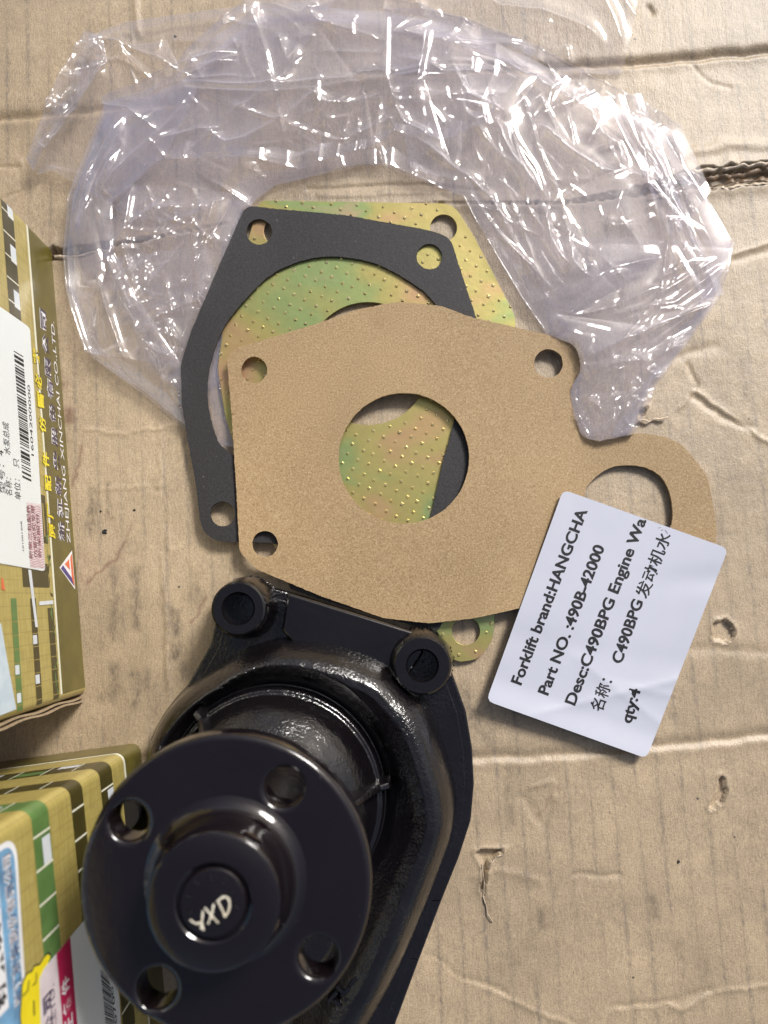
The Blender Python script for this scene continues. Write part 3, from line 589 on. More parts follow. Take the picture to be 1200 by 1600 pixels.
# facade stripes of windows, far end
s_a, t_a = c1.st(24, 349); s_b, t_b = c1.st(7, 337); s_c, _ = c1.st(37, 506)
s_end = c1.L
c1.rects('printed_stripe', [(70, s_end + 40, 33, 42)], M['dark'], .06); c1.rects('printed_stripe', [(100, s_end + 40, 54, 64)], M['dark'], .06)
c1.rects('printed_pattern', [(s_end - 6 - k * 17.2, s_end + .5 - k * 17.2, 33.2, 37.5) for k in range(-1, 4)], M['pale'], .11)
c1.rects('printed_line', [(s_end + 12 - k * 8.6, s_end + 12.5 - k * 8.6, 33, 42) for k in range(0, 14)], M['line'], .13)
# facade at the near end
k1 = c1.st(48, 1000)[0]; 
def strip(c, pa, pb):
    t = [c.st(*p)[1] for p in (pa, pb)]; return min(t), max(t)
sd0, sd1 = c1.st(60, 890)[0], c1.st(60, 917)[0]
c1.rects('printed_dark_block', [(c1.st(60, 918)[0], c1.st(60, 880)[0], 26, 46)], M['dark'], .06)  # dark block of the facade print above the stripes
for (pa, pb, sa) in (((73, 945), (82, 945), 950), ((46, 940), (55, 940), 935), ((15, 935), (24, 935), 935)):
    t0, t1 = strip(c1, pa, pb); s1 = c1.st(pa[0], sa)[0]; col = M['green'] if pa[0] < 20 else M['dark']
    c1.rects('printed_stripe', [(1.5, s1, t0, t1)], col, .08)
    c1.rects('printed_line', [(3 + q * 4.4, 3.3 + q * 4.4, t0, t1) for q in range(int((s1 - 3) / 4.4))], M['ochre'], .11)
    c1.rects('printed_pattern', [(4 + q * 4.4, 7 + q * 4.4, t0 + .25 * (t1 - t0), t1 - .1) for q in ((0, 2, 8, 9) if pa[0] < 20 else (1, 4) if pa[0] < 50 else (8,)) if 7 + q * 4.4 < s1], M['pale'], .13)
c1.poly('printed_pole', [(42, 890), (47, 891), (58, 980), (54, 980)], M['pale'], .15)
c1.poly('printed_sky_patch', [(-30, 950), (0, 975), (8, 1020), (25, 1108), (0, 1118), (-30, 1118)], M['lblue'], .14)
c1.poly('printed_roof_mark', [(0, 902), (3, 905), (6, 924), (0, 920)], M['orange'], .14)
c1.poly('printed_ledge', [(60, 940), (82, 938), (82, 944), (60, 946)], M['pale'], .16)
# ground-floor scenery along the seam
for q, (u, v) in enumerate(((84, 858), (86, 900), (90, 960), (96, 1010), (100, 1060))):
    s_, t_ = c1.st(u, v); c1.poly_st('printed_foliage', [(s_ + r_ * math.cos(a) * 1.8, min(21 + abs(r_ * math.sin(a)) * .8 + 1.7, 30)) for a, r_ in [(x * .5, 3 + 2.2 * random.random()) for x in range(12)]], M['dark'] if q % 2 else M['green'], .12)
c1.rects('printed_scenery', [(c1.st(75, 850)[0], c1.st(70, 775)[0], 24, 31)], M['dark'], .05); c1.rects('printed_scenery', [(c1.st(66, 760)[0], c1.st(64, 715)[0], 27, 32)], M['olive'], .05)
c1.rects('printed_scenery', [(c1.st(75, 840)[0], c1.st(70, 788)[0], 26, 27.2)], M['ochre'], .09)
# sticker on the carton
stk = c1.poly('carton_sticker', fillet([(-60, 452), (0, 481), (45, 512, 14), (56, 680), (69, 893, 5), (0, 881), (-60, 871)]), M['label2'], .22)
def quad_st(c, q): s, t = c.st([p[0] for p in q], [p[1] for p in q]); return np.stack([s, t], 1)
bq = quad_st(c1, [(32, 746), (46.5, 753), (34, 557), (19, 548)])       # start bottom-left of code: near end
bars_v, bars_f = [], []; a = 0; rb = random.Random(5)
while a < 1:
    wd = rb.choice((.008, .008, .016, .024)); b = min(1, a + wd)
    q = [bq[0] + (bq[3] - bq[0]) * a, bq[0] + (bq[3] - bq[0]) * b, bq[1] + (bq[2] - bq[1]) * b, bq[1] + (bq[2] - bq[1]) * a]
    k = len(bars_v); bars_v += [c1.at([p[0]], [p[1]], .28)[0] for p in q]; bars_f.append((k, k + 1, k + 2, k + 3)); a = b + rb.choice((.008, .012, .02))
mesh_obj('barcode', bars_v, bars_f, M['ink'], c1.o)
c1.text('1604200000', (50.5, 713), (44.5, 603), 2.1, M['ink'], .28)
c1.text('名称：', (15.5, 776), (14, 748), 3.4, M['ink'], .28); c1.text('水泵总成', (12.5, 712), (9.5, 662), 3.4, M['ink'], .28)
c1.text('单位：', (29.5, 782), (27.5, 750), 3.4, M['ink'], .28); c1.text('只', (26.5, 732), (25.7, 718), 3.4, M['ink'], .28)
c1.text('型号：4', (4.5, 772), (2, 705), 3.4, M['ink'], .28); c1.text('101001408', (35, 861), (31.5, 815), 1.1, M['ink'], .28)
stamp = [(39, 785), (61.5, 788), (68, 889), (45, 887)]; c1.poly('stamp_ground', stamp, M['blush'], .26)
sq = quad_st(c1, [(45, 887), (68, 889), (61.5, 788), (39, 785)])
gv, gf = [], []
for k in range(26):
    for j in range(12):
        def pt(a, b): 
            a = a + .012 * math.sin(b * 14 + k * .4); q = sq[0] * (1 - a) * (1 - b) + sq[3] * a * (1 - b) + sq[1] * (1 - a) * b + sq[2] * a * b; return c1.at([q[0]], [q[1]], .30)[0]
        a0 = .02 + k * .037; b0, b1 = j / 12, (j + 1) / 12; z = len(gv); gv += [pt(a0, b0), pt(a0 + .009, b0), pt(a0 + .009, b1), pt(a0, b1)]; gf.append((z, z + 1, z + 2, z + 3))
mesh_obj('stamp_lines', gv, gf, M['pink'], c1.o)
for s_, pa, pb in (('新柴三包配件', (48.5, 874), (43.5, 790)), ('仿冒必究专用', (56, 872), (50.5, 792)), ('新柴股份', (62.5, 872), (58, 803))): c1.text(s_, pa, pb, 2.2, M['crimson_ink'], .34)
# company name and slogan
for ch, u, v in zip('原厂配件仿冒必究', (81, 78, 74.5, 71, 66, 63, 59.5, 56), (831, 801, 757, 721, 667, 629, 599, 562)):
    c1.text(ch, (u + 4.5, v + 12), (u + 3.5, v - 12), 5.5, M['dark'], .18, .07, True); c1.text(ch, (u + 4.5, v + 11.5), (u + 3.5, v - 12.5), 5.5, M['ylw'], .22, .03, True)
for ch, u, v in zip('浙江新柴股份有限公司', (96, 93.5, 91, 88, 85, 81.5, 78, 74.5, 71, 67.5), (831, 795, 760, 722, 684, 647, 611, 576, 541, 504)):
    c1.text(ch, (u + 5, v + 16), (u + 3.6, v - 15), 5.8, M['white'], .14, .085, True); c1.text(ch, (u + 5, v + 15.5), (u + 3.6, v - 15.5), 5.4, M['purple'], .18, .016, True)
c1.text('ZHEJIANG XINCHAI CO.,LTD.', (109.5, 849), (83.5, 503), 3.2, M['white'], .14, .0)
# V emblem
tri_ = quad_st(c1, [(112, 860), (117, 921), (92, 887)]); cg = tri_.mean(0)
c1.poly_st('emblem_border', tri_, M['white'], .10, 0)
def sub(bar): return [tri_[0] * a + tri_[1] * b + tri_[2] * c for a, b, c in bar]
c1.poly_st('emblem_bar', sub([(.90, .07, .03), (.05, .92, .03), (.14, .68, .18), (.72, .10, .18)]), M['orange'], .14, 0)
c1.poly_st('emblem_bar', sub([(.05, .88, .07), (.03, .06, .91), (.20, .05, .75), (.19, .62, .19)]), M['navy'], .16, 0)
c1.poly_st('emblem_wedge', sub([(.62, .10, .28), (.34, .38, .28), (.30, .08, .62)]), M['orange'], .16, 0)
# glued flap of the carton standing proud at its near end
for k, (o0, dl) in enumerate(((0.6, 1.7), (1.9, 2.6))):
    v_ = []; 
    for t in np.linspace(0.4, 120, 40):
        for ff, dd in ((-1.5, 0), (-1.5, .7)):
            q = c1.a - c1.e * (o0 + dd + .35 * math.sin(t * .21 + k)) - c1.n * 1.2; v_.append((q[0], q[1], t))
            q2 = q - c1.n * 70; v_.append((q2[0], q2[1], t))
    f_ = []
    for i in range(39):
        b = i * 4; f_ += [(b, b + 4, b + 6, b + 2), (b, b + 1, b + 5, b + 4), (b + 2, b + 6, b + 7, b + 3)]
    mesh_obj('carton_flap', v_, f_, M['liner'], c1.o)

n2, f2 = P(258, 1560), P(219, 1160)
c2 = Carton('carton', n2 + (n2 - f2) * .12, f2, 110, 150, 'carton with blue panel and crimson striped sticker, lower left beside the black pump', 'box', GRP, 3.4)
c2.body(M['ochre'])
Lb = c2.L + c2.D - 8
c2.rects('printed_band', [(0, Lb, .3, 18.3)], M['olive'], .06); c2.rects('printed_edge_line', [(0, Lb, 18.4, 20.2)], M['line'], .07)
for nm, t0, t1, mt in (('printed_stripe', 32, 43, 'dark'), ('printed_stripe', 57.5, 66.5, 'dark'), ('printed_stripe', 81.5, 91.5, 'green')):
    c2.rects(nm, [(0, Lb, t0, t1)], M[mt], .06)
    c2.rects('printed_line', [(c2.L - 8 - 8.6 * q, c2.L - 7.4 - 8.6 * q, t0, t1) for q in range(11)] + [(c2.L + 7 + 10.4 * q, c2.L + 7.5 + 10.4 * q, t0, t1) for q in range(9)], M['line'], .12)
c2.rects('printed_pattern', [(c2.L - 16, c2.L - 8.6, 32.2, 37.5), (c2.L + 8, c2.L + 15, 33, 36.5), (c2.L + 34, c2.L + 41, 33, 36), (c2.L - 16, c2.L - 9, 82, 86.8), (c2.L + 9, c2.L + 19, 84.5, 88)], M['pale'], .10)
c2.rects('printed_pattern', [(c2.L + 18, c2.L + 28, 36, 41)], M['green'], .10)
bs_ = c2.L - 4
c2.poly_st('panel_border', fillet([(-2, 100.5), (bs_, 100.5, 6), (bs_, 140), (-2, 140)]), M['white'], .07); c2.poly_st('blue_panel', fillet([(-2, 102), (bs_ - 1.4, 102, 5), (bs_ - 1.4, 140), (-2, 140)]), M['blue'], .12)
def st_text(c, s, s0, s1, t0, h, mat, off, bold=0., t1=None):
    return text_on('printed_text', s, lambda a, b: c.at(s0 + a * (s1 - s0), t0 + a * ((t1 if t1 is not None else t0) - t0) + b * h, off), mat, c.o, bold)
for s0, s1, tb, hh in ((bs_ - 38, bs_ - 3, 104.2, 3.0), (bs_ - 92, bs_ - 50, 104.2, 3.0)):
    st_text(c2, '浙江新柴股份有限公司', s0, s1, tb, hh, M['white'], .16, .06); st_text(c2, '浙江新柴股份有限公司', s0, s1, tb, hh, M['purple'], .20, .0)
for s0, s1 in ((bs_ - 36, bs_ - 3), (bs_ - 90, bs_ - 50)):
    c2.rects('caption_plate', [(s0, s1, 110.5, 119)], M['white'], .16); st_text(c2, '新柴发动机', s0 + 1.5, s1 - 1.5, 112, 6, M['ink'], .2, .03)
# yellow pointing hand printed by the panel
def blob(px, mat, off): return c2.poly('printed_hand', spline(px, 5), mat, off, 3)
hand = [(29, 1600), (30, 1560), (31, 1540), (38, 1524), (46, 1519), (49, 1512), (58, 1508), (63, 1500), (70, 1492), (74, 1496), (70, 1508), (62, 1540), (60, 1600), (45, 1640)]
blob([(u + (u - 50) * .06, v + (v - 1560) * .04 - 1) for u, v in hand], M['ink'], .24); blob(hand, M['ylw'], .28)
for px in ([(31, 1556), (38, 1548), (40, 1532), (41.5, 1533), (39.5, 1549), (32, 1558)], [(46, 1540), (51, 1535), (52, 1520), (53.5, 1521), (52.5, 1536), (47, 1541.5)], [(47, 1565), (49, 1563), (50, 1587), (48, 1588)]): c2.poly('hand_line', px, M['ink'], .32, 0)
# white sticker with crimson band
c2.poly('carton_sticker', fillet([(60, 1660), (57, 1530, 10), (64, 1514, 6), (128, 1437), (168, 1470), (183, 1560), (190, 1660)]), M['label2'], .36)
c2.poly('sticker_blush', [(60, 1660), (58, 1532), (64, 1515), (84, 1491), (92, 1580), (96, 1660)], M['blush'], .40)
c2.poly('sticker_band', [(83, 1491), (104.5, 1465), (116, 1604), (120, 1660), (96, 1660), (91, 1580)], M['magenta'], .44)
for ch, u, v in zip('正备件', (103.5, 100.5, 98), (1594, 1565, 1534)): c2.text(ch, (u + 5.5, v + 13), (u + 4, v - 13), 5.0, M['white'], .48, .02, True)
for ch, u, v in zip('公司', (73, 70.5), (1592, 1559)): c2.text(ch, (u + 5.5, v + 14), (u + 4, v - 13), 5.0, M['purple'], .48, .03, True)
c2.text('CO.,LTD.', (84.5, 1640), (78.5, 1537), 2.6, M['purple'], .48)
b2 = quad_st(c2, [(165, 1640), (180, 1640), (166, 1528), (152, 1514)]); v_, f_ = [], []; a = 0
while a < 1:
    wd = rb.choice((.012, .012, .02, .03)); b = min(1, a + wd); q = [b2[0] + (b2[3] - b2[0]) * a, b2[0] + (b2[3] - b2[0]) * b, b2[1] + (b2[2] - b2[1]) * b, b2[1] + (b2[2] - b2[1]) * a]
    k = len(v_); v_ += [c2.at([p[0]], [p[1]], .48)[0] for p in q]; f_.append((k, k + 1, k + 2, k + 3)); a = b + rb.choice((.012, .016, .026))
mesh_obj('barcode', v_, f_, M['ink'], c2.o); c2.text('1604200700', (190, 1680), (172, 1540), 2.0, M['ink'], .48)

#@@PUMP
# ================================================================== WATER PUMP
AX, AY, ZF = -38.8, -71.5, 102.0
pump = empty('water_pump', (AX, AY, 0), 'glossy black painted cast iron water pump with a round four hole drive hub', 'water pump')
def W(px, z): return [tuple(P(u, v, z)[:2]) for u, v in px]
boss_c = [(P(372, 951, 25)[:2], 9.7, 5.4), (P(660, 1040, 25)[:2], 10.3, 5.3)]
base_px = fillet([(338, 962, 30), (352, 918, 36), (400, 912, 20), (452, 926, 10), (655, 990, 10), (684, 1003, 26), (705, 1046, 40), (728, 1110, 60), (738, 1168, 60), (741, 1225, 60), (736, 1282, 60), (718, 1338, 60), (690, 1408, 80), (655, 1500, 80), (618, 1600, 80), (596, 1680, 60), (540, 1740, 60), (420, 1760, 80), (330, 1640, 90), (270, 1440, 80), (244, 1250, 60), (236, 1184, 40), (290, 1076, 60), (330, 1004, 30)])
base_w = W(base_px, 8)
solid('base_flange', base_w, .6, 8, M['cast'], pump, [circle(c[0], c[1], hr, 28) for c, r, hr in boss_c], .7, 2)
def inset(loop, d):
    q = np.array(resample(loop, 2.0)); t_ = np.roll(q, -1, 0) - np.roll(q, 1, 0); n_ = np.stack([-t_[:, 1], t_[:, 0]], 1); n_ /= np.linalg.norm(n_, axis=1, keepdims=True)
    ar = np.sum(q[:, 0] * np.roll(q[:, 1], -1) - np.roll(q[:, 0], -1) * q[:, 1]); return [tuple(p) for p in q + n_ * d * (1 if ar > 0 else -1)]
solid('flange_step', inset(base_w, 3.3), 7.0, 8.6, M['cast'], pump, [circle(c[0], c[1], hr + .02, 28) for c, r, hr in boss_c], .4, 2)
for u, v, l, a in ((520, 1556, 4.2, .8), (531, 1544, 3.0, -.8), (540, 1548, 4.0, .8), (552, 1532, 3.2, .8), (527, 1566, 2.8, -.7), (545, 1560, 3.0, .1)):
    c = P(u, v, 29); e = np.array([math.cos(a), math.sin(a), 0]) * l / 2; n_ = np.array([-math.sin(a), math.cos(a), 0]) * .55
    q = [c - e - n_, c + e - n_, c + e + n_, c - e + n_]; mesh_obj('cast_mark', [p - np.array([0, 0, 6]) for p in q] + [p + np.array([0, 0, 1.0]) for p in q], [(4, 5, 6, 7), (0, 1, 5, 4), (1, 2, 6, 5), (2, 3, 7, 6), (3, 0, 4, 7)], M['cast'], pump)
solid('base_gasket', [(AX + (x - AX) * 1.003, AY + (y - AY) * 1.003) for x, y in base_w], .05, .58, M['bore'], pump)
vol_px = spline([(252, 1127), (291, 1077), (341, 1040), (390, 1012), (453, 996), (530, 1004), (600, 1030), (640, 1066), (668, 1100), (695, 1168), (711, 1235), (708, 1290), (680, 1370), (630, 1490), (573, 1598), (530, 1680), (470, 1720), (400, 1690), (330, 1560), (262, 1400), (236, 1290), (233, 1190)], 8)
vol = np.array(W(vol_px, 9))
nphi, nr = 420, 190
ph = np.linspace(0, 2 * np.pi, nphi, endpoint=False); rr = np.linspace(0.01, 122, nr); RR, PH = np.meshgrid(rr, ph, indexing='ij')
X = AX + RR * np.cos(PH); Y = AY + RR * np.sin(PH)
dist = seg_dist(X, Y, [tuple(p) for p in vol] + [tuple(vol[0])]); ins = inside(vol, X.ravel(), Y.ravel()).reshape(X.shape); dd = np.where(ins, dist, -dist)
zv = np.interp(dd, [-3, -.8, 0, .8, 2, 4, 6.5, 9, 12, 16, 20, 26, 40], [6, 7, 9, 15, 20.5, 25, 28.6, 30.4, 30.8, 29, 25.5, 21, 19.5])
zv = np.where((RR < 50) & (dd > 8), np.minimum(zv, 19 + np.maximum(0, RR - 39.5) * 1.45), zv)
zn = np.interp(RR, [0, 15, 16, 17.5, 19.5, 22, 25, 28, 30.5, 32.5, 34.3, 35.8, 37, 38.2, 39.2, 40], [93, 93, 70, 57, 49, 44.2, 40.9, 38.3, 36, 33.4, 30.2, 26.6, 25.2, 25.4, 21, 0])
ZH = np.maximum(zv, zn)
for c, r, hr in boss_c:                                   # fillets running up to the bolt bosses
    rho = np.hypot(X - c[0], Y - c[1]); ZH = np.maximum(ZH, np.where(rho < r + 5.5, 8 + np.clip((r + 5.5 - rho) / 5.5, 0, 1) ** 2 * 13, 0) * (ins | (rho < r + 2)))
    ZH = np.where(rho < r - 1.2, np.minimum(ZH, 7.4), ZH)
ZH = ZH + .25 * vnoise(X, Y, 9, 30) * (dd > 2) + .10 * vnoise(X, Y, 3, 31) * (dd > 1)
vid = np.arange(nr * nphi).reshape(nr, nphi); fc = []
keep = (ZH > 7.2)
for i in range(nr - 1):
    j = np.arange(nphi); j2 = (j + 1) % nphi; k = keep[i, j] | keep[i + 1, j] | keep[i, j2] | keep[i + 1, j2]
    k &= (RR[i, 0] < 118)
    fc += list(zip(vid[i, j][k], vid[i + 1, j][k], vid[i + 1, j2][k], vid[i, j2][k]))
mesh_obj('housing', np.stack([X.ravel(), Y.ravel(), ZH.ravel()], 1), fc, M['cast'], pump, smooth=True)
for c, r, hr in boss_c:
    b = lathe('mounting_boss', [(hr, .7), (hr, 24.2), (hr + .6, 25), (r - .7, 25), (r, 24.3), (r + .25, 8), (r + .3, 6)], c[0], c[1], M['mach'], pump, 64)
    lathe('bolt_hole', [(hr - .02, 23.9), (hr - .05, .9)][::-1], c[0], c[1], M['bore'], b, 40)
pad = solid('web_plate', fillet([(*p, 1.0) for p in W([(449, 926), (652, 989), (662, 1020), (640, 1052), (600, 1046), (540, 1020), (462, 1010), (440, 985)], 15.5)], 4), 4, 15.5, M['mach'], pump, [], .9, 3)
# ribs from the neck
for deg in (9, 131, 250):
    a = math.radians(deg); e = np.array([math.cos(a), math.sin(a)]); n_ = np.array([-e[1], e[0]]); v_ = []
    prof = [(17, 76, 50), (22, 64, 40), (28, 51, 34), (34, 38, 26), (38.2, 30.0, 20), (41.2, 28.6, 18), (42.2, 20, 17)]
    for r_, zt, zb in prof:
        for sg, z in ((-2.3, zb), (-1.1, zt + 1.2), (1.1, zt + 1.2), (2.3, zb)): q = np.array([AX, AY]) + e * r_ + n_ * sg; v_.append((q[0], q[1], z))
    f_ = [(i * 4 + k, i * 4 + 4 + k, i * 4 + 5 + k, i * 4 + 1 + k) for i in range(len(prof) - 1) for k in range(3)] + [tuple((len(prof) - 1) * 4 + k for k in range(4))]
    rb_ = smooth_by_angle(mesh_obj('rib', v_, f_, M['cast'], pump), 50); bevel(rb_, .5, 2)
# drive hub
hole_c = [tuple(P(u, v, ZF)[:2]) for u, v in ((443, 1231), (201, 1284), (497, 1497), (244, 1546))]
FR = 36.35
solid('hub_flange', circle(AX - .6, AY + .2, FR, 128), ZF - 8.5, ZF, M['hub'], pump, [circle(x, y, 4.75, 40) for x, y in hole_c], 1.5, 4)
hcx, hcy = P(333, 1404, ZF + 14)[:2]; hcx = (hcx + AX - .6) / 2; hcy = (hcy + AY + .2) / 2
lathe('hub_boss', [(21, ZF - 9), (20.8, ZF - .2), (19.6, ZF + .25), (18.2, ZF + .9), (17.1, ZF + 2.2), (16.5, ZF + 4), (16.1, ZF + 9), (15.9, ZF + 12.3), (15.4, ZF + 13.5), (14.6, ZF + 14), (9.0, ZF + 14.1), (8.6, ZF + 13.8), (8.5, ZF + 12.6), (8.0, ZF + 12.5)], hcx, hcy, M['hub'], pump, 112)
shaft = lathe('shaft_end', [(7.8, ZF + 11.5), (7.8, ZF + 13.6), (7.4, ZF + 14.1), (6.6, ZF + 14.3), (.01, ZF + 14.3)], hcx, hcy, M['hub'], pump, 80)
ZS = ZF + 14.35
def stroke(px, wpx, v_, f_, z=ZS):
    q = np.array(spline(px, 6, False)); n = len(q)
    for i in range(n):
        d = q[min(i + 1, n - 1)] - q[max(i - 1, 0)]; d = d / (np.linalg.norm(d) + 1e-9); nn_ = np.array([-d[1], d[0]]); wv = wpx * (1 + .3 * rng.normal() * .5)
        v_ += [P(*(q[i] + nn_ * wv / 2), z), P(*(q[i] - nn_ * wv / 2), z)]
        if i: b = len(v_) - 4; f_.append((b, b + 1, b + 3, b + 2))
v_, f_ = [], []
zz = ZS
for s_ in ([(297, 1437), (306, 1443), (315, 1441)], [(317, 1423), (316, 1436), (314, 1452)], [(315, 1442), (317, 1448), (318, 1454)], [(320, 1418), (330, 1430), (341, 1442)], [(334, 1412), (331, 1428), (325, 1444)], [(341, 1409), (347, 1421), (352, 1432)], [(339, 1409), (348, 1402), (356, 1403), (359, 1414), (356, 1426), (350, 1433)]):
    zz += .02; stroke(s_, 3.2, v_, f_, zz)
mesh_obj('painted_letters', v_, f_, M['chalk'], pump)
for k, ch in enumerate('E15301V'):
    a = math.radians(198 - k * 34); tv, tf = text_geo(ch, .0)
    if len(tv) == 0: continue
    ca = np.array([hcx + 5.6 * math.cos(a), hcy + 5.6 * math.sin(a)]); up = np.array([math.cos(a), math.sin(a)]); rt_ = np.array([up[1], -up[0]]); tv = (tv - tv.mean(0)) * 2.3
    q = ca + tv[:, :1] * rt_ + tv[:, 1:] * up; o = mesh_obj('stamped_character', np.column_stack([q, np.full(len(q), ZF + 14.32)]), tf, M['bore'], pump)  # greyer than the paint, standing in for light on the stamped relief
    so = o.modifiers.new('thick', 'SOLIDIFY'); so.thickness = .32 * S; so.offset = 1

#@@BAG
# ================================================================== CLEAR FILM BAG
def film_mat():
    m = bpy.data.materials.new('clear_film'); m.use_nodes = True; t = m.node_tree; t.nodes.clear(); L = t.links
    out = N(t, 'ShaderNodeOutputMaterial'); tr = N(t, 'ShaderNodeBsdfTransparent'); tr.inputs['Color'].default_value = (.985, .98, .99, 1)
    gl = N(t, 'ShaderNodeBsdfGlossy'); gl.inputs['Roughness'].default_value = .07; gl.inputs['Color'].default_value = (1, 1, 1, 1)
    di = N(t, 'ShaderNodeBsdfDiffuse'); di.inputs['Color'].default_value = (.81, .81, .95, 1); tl = N(t, 'ShaderNodeBsdfTranslucent'); tl.inputs['Color'].default_value = (.81, .81, .95, 1)
    ms = N(t, 'ShaderNodeMixShader'); ms.inputs[0].default_value = .35; L.new(di.outputs[0], ms.inputs[1]); L.new(tl.outputs[0], ms.inputs[2])
    lw = N(t, 'ShaderNodeLayerWeight'); lw.inputs['Blend'].default_value = .5
    f = math_(t, 'ADD', .085, math_(t, 'MULTIPLY', math_(t, 'POWER', lw.outputs['Facing'], 4.0), .75))
    v = coords(t); hz = ramp(t, noise(t, v, 60, 3), [(.3, FILM_HAZE * .6), (.7, FILM_HAZE * 1.4)])
    hz2 = math_(t, 'ADD', hz, math_(t, 'MULTIPLY', math_(t, 'POWER', lw.outputs['Facing'], 3.0), .30))
    m1 = N(t, 'ShaderNodeMixShader'); L.new(hz2, m1.inputs[0]); L.new(tr.outputs[0], m1.inputs[1]); L.new(ms.outputs[0], m1.inputs[2])
    m2 = N(t, 'ShaderNodeMixShader'); L.new(f, m2.inputs[0]); L.new(m1.outputs[0], m2.inputs[1]); L.new(gl.outputs[0], m2.inputs[2])
    L.new(m2.outputs[0], out.inputs['Surface']); return m
FILM_HAZE = .056
M['film'] = film_mat()
SC.cycles.transparent_max_bounces = 32

def film_mesh(X):
    nu, nv = X.shape[:2]; i = (np.arange(nu - 1)[:, None] * nv + np.arange(nv - 1)[None]).ravel()
    return X.reshape(-1, 3), np.stack([i, i + nv, i + nv + 1, i + 1], 1)
def resamp(px, n, w=None):
    p = np.array(px, float); d = np.r_[0, np.cumsum(np.linalg.norm(np.diff(p, axis=0), axis=1))]; s = np.linspace(0, d[-1], n)
    return np.stack([np.interp(s, d, p[:, 0]), np.interp(s, d, p[:, 1])], 1)
def patch(A, B, nu, nv, zf):
    a = P(*resamp(A, nu).T, 0.); b = P(*resamp(B, nu).T, 0.); t = np.linspace(0, 1, nv)[None, :, None]
    X = a[:, None] * (1 - t) + b[:, None] * t; X[..., 2] = zf(np.linspace(0, 1, nu)[:, None], t[..., 0]); return X
bag = empty('plastic_bag', P(620, 180, 0), 'crumpled clear plastic bag wrapped in an arch behind the gaskets on cardboard', 'plastic bag')
def film_part(name, X, sub=1):
    v, f = film_mesh(X); o = mesh_obj(name, v, f, M['film'], bag, smooth=True)
    if sub: m = o.modifiers.new('sub', 'SUBSURF'); m.levels = sub; m.render_levels = sub
    return o
def hem(X, side, r=.45, back=5.0):
    """turn the film back on itself along one long edge"""
    E = X[:, 0] if side == 0 else X[:, -1]; I = X[:, 2] if side == 0 else X[:, -3]
    d = E - I; d[..., 2] = 0; d /= np.linalg.norm(d, axis=-1, keepdims=True) + 1e-9
    cols = [E + d * r * math.sin(t) + np.array([0, 0, -r * (1 - math.cos(t))]) for t in (.5, 1.05, 1.57, 2.1, 2.64, 3.14)]
    wv = back * (1 + .5 * vnoise(np.arange(len(E)), 0, 22, 77))[:, None]; base = cols[-1]
    for q in (.2, .6, 1.): 
        c = base - d * wv * q; c[:, 2] = np.maximum(.4, c[:, 2] - .2 * q); cols.append(c)
    C = np.stack(cols, 1); C[..., 2] = np.maximum(C[..., 2], .4)
    return np.concatenate([C[:, ::-1], X], 1) if side == 0 else np.concatenate([X, C], 1)
def tents(x, y, lines):
    """sharp-topped fold ridges: (photo polyline, height, half width)"""
    z = np.zeros(x.shape)
    for pts, h, wd in lines:
        g = np.array(G(pts)); sl = np.linalg.norm(np.diff(g, axis=0), axis=1); cum = np.r_[0, np.cumsum(sl)]; tot = cum[-1]; best = np.zeros(x.shape)
        for i in range(len(g) - 1):
            vx, vy = g[i + 1] - g[i]; t = np.clip(((x - g[i, 0]) * vx + (y - g[i, 1]) * vy) / (vx * vx + vy * vy + 1e-9), 0, 1)
            d = np.hypot(x - g[i, 0] - t * vx, y - g[i, 1] - t * vy); al = (cum[i] + t * sl[i]) / tot
            best = np.maximum(best, np.exp(-d / wd) * np.clip(np.minimum(al, 1 - al) * 6 + .12, 0, 1))
        z = z + h * best
    return z
def rand_lines(n, seed, box, ang=None, length=(30, 130), h=(.5, 2.), wd=(1.2, 4.), jit=.3, neg=.3, centre=(600, 500)):
    r = np.random.default_rng(seed); out = []
    for _ in range(n):
        u = r.uniform(box[0], box[2]); v = r.uniform(box[1], box[3]); a = (math.atan2(v - centre[1], u - centre[0]) if ang is None else ang) + r.normal(0, jit); l = r.uniform(*length) / 2
        b = r.normal(0, .18) * l; p = [(u - l * math.cos(a), v - l * math.sin(a)), (u - b * math.sin(a), v + b * math.cos(a)), (u + l * math.cos(a), v + l * math.sin(a))]
        wv = wd[0] * (wd[1] / wd[0]) ** r.random(); hh = r.uniform(*h) * (wv / wd[0]) ** .55; out.append((p, -hh * .7 if r.random() < neg else hh, wv))
    return out
COVER_A = [(np.array(W(blk_out, 4)), 2.2), (np.array(W([p for p in brn_out if p[0] > 740] + [(740, 960)], 3)), 1.2), (np.array(W(met_out, 2)), .9)]
def film(name, A, B, nu, nv, z0, hump, lines, hems=(0,), back=5., wave=.6, seed=0, mat=None):
    X = patch(A, B, nu, nv, lambda u, v: z0 + hump * np.sin(np.pi * np.clip(v * .9 + .1, 0, 1)) ** .7 * np.sin(np.pi * np.clip(u, .03, .97)) ** .3)
    x, y = X[..., 0], X[..., 1]; z = X[..., 2] + wave * vnoise(x, y, 34, seed + 500) + .35 * wave * vnoise(x, y, 13, seed + 501) + tents(x, y, lines)
    zc = np.full(z.shape, 1e9)
    for poly, zt in COVER_A:
        k = inside(poly, x.ravel(), y.ravel()).reshape(z.shape); zc[k] = np.minimum(zc[k], zt)
    dl = np.where(zc < 1e8, 0, 1.); X[..., 2] = np.clip(np.minimum(z, zc - .25 * vnoise(x, y, 5, seed) ** 2), .4, 24)
    for h in hems: X = hem(X, h, back=back)
    return film_part(name, X, 0)
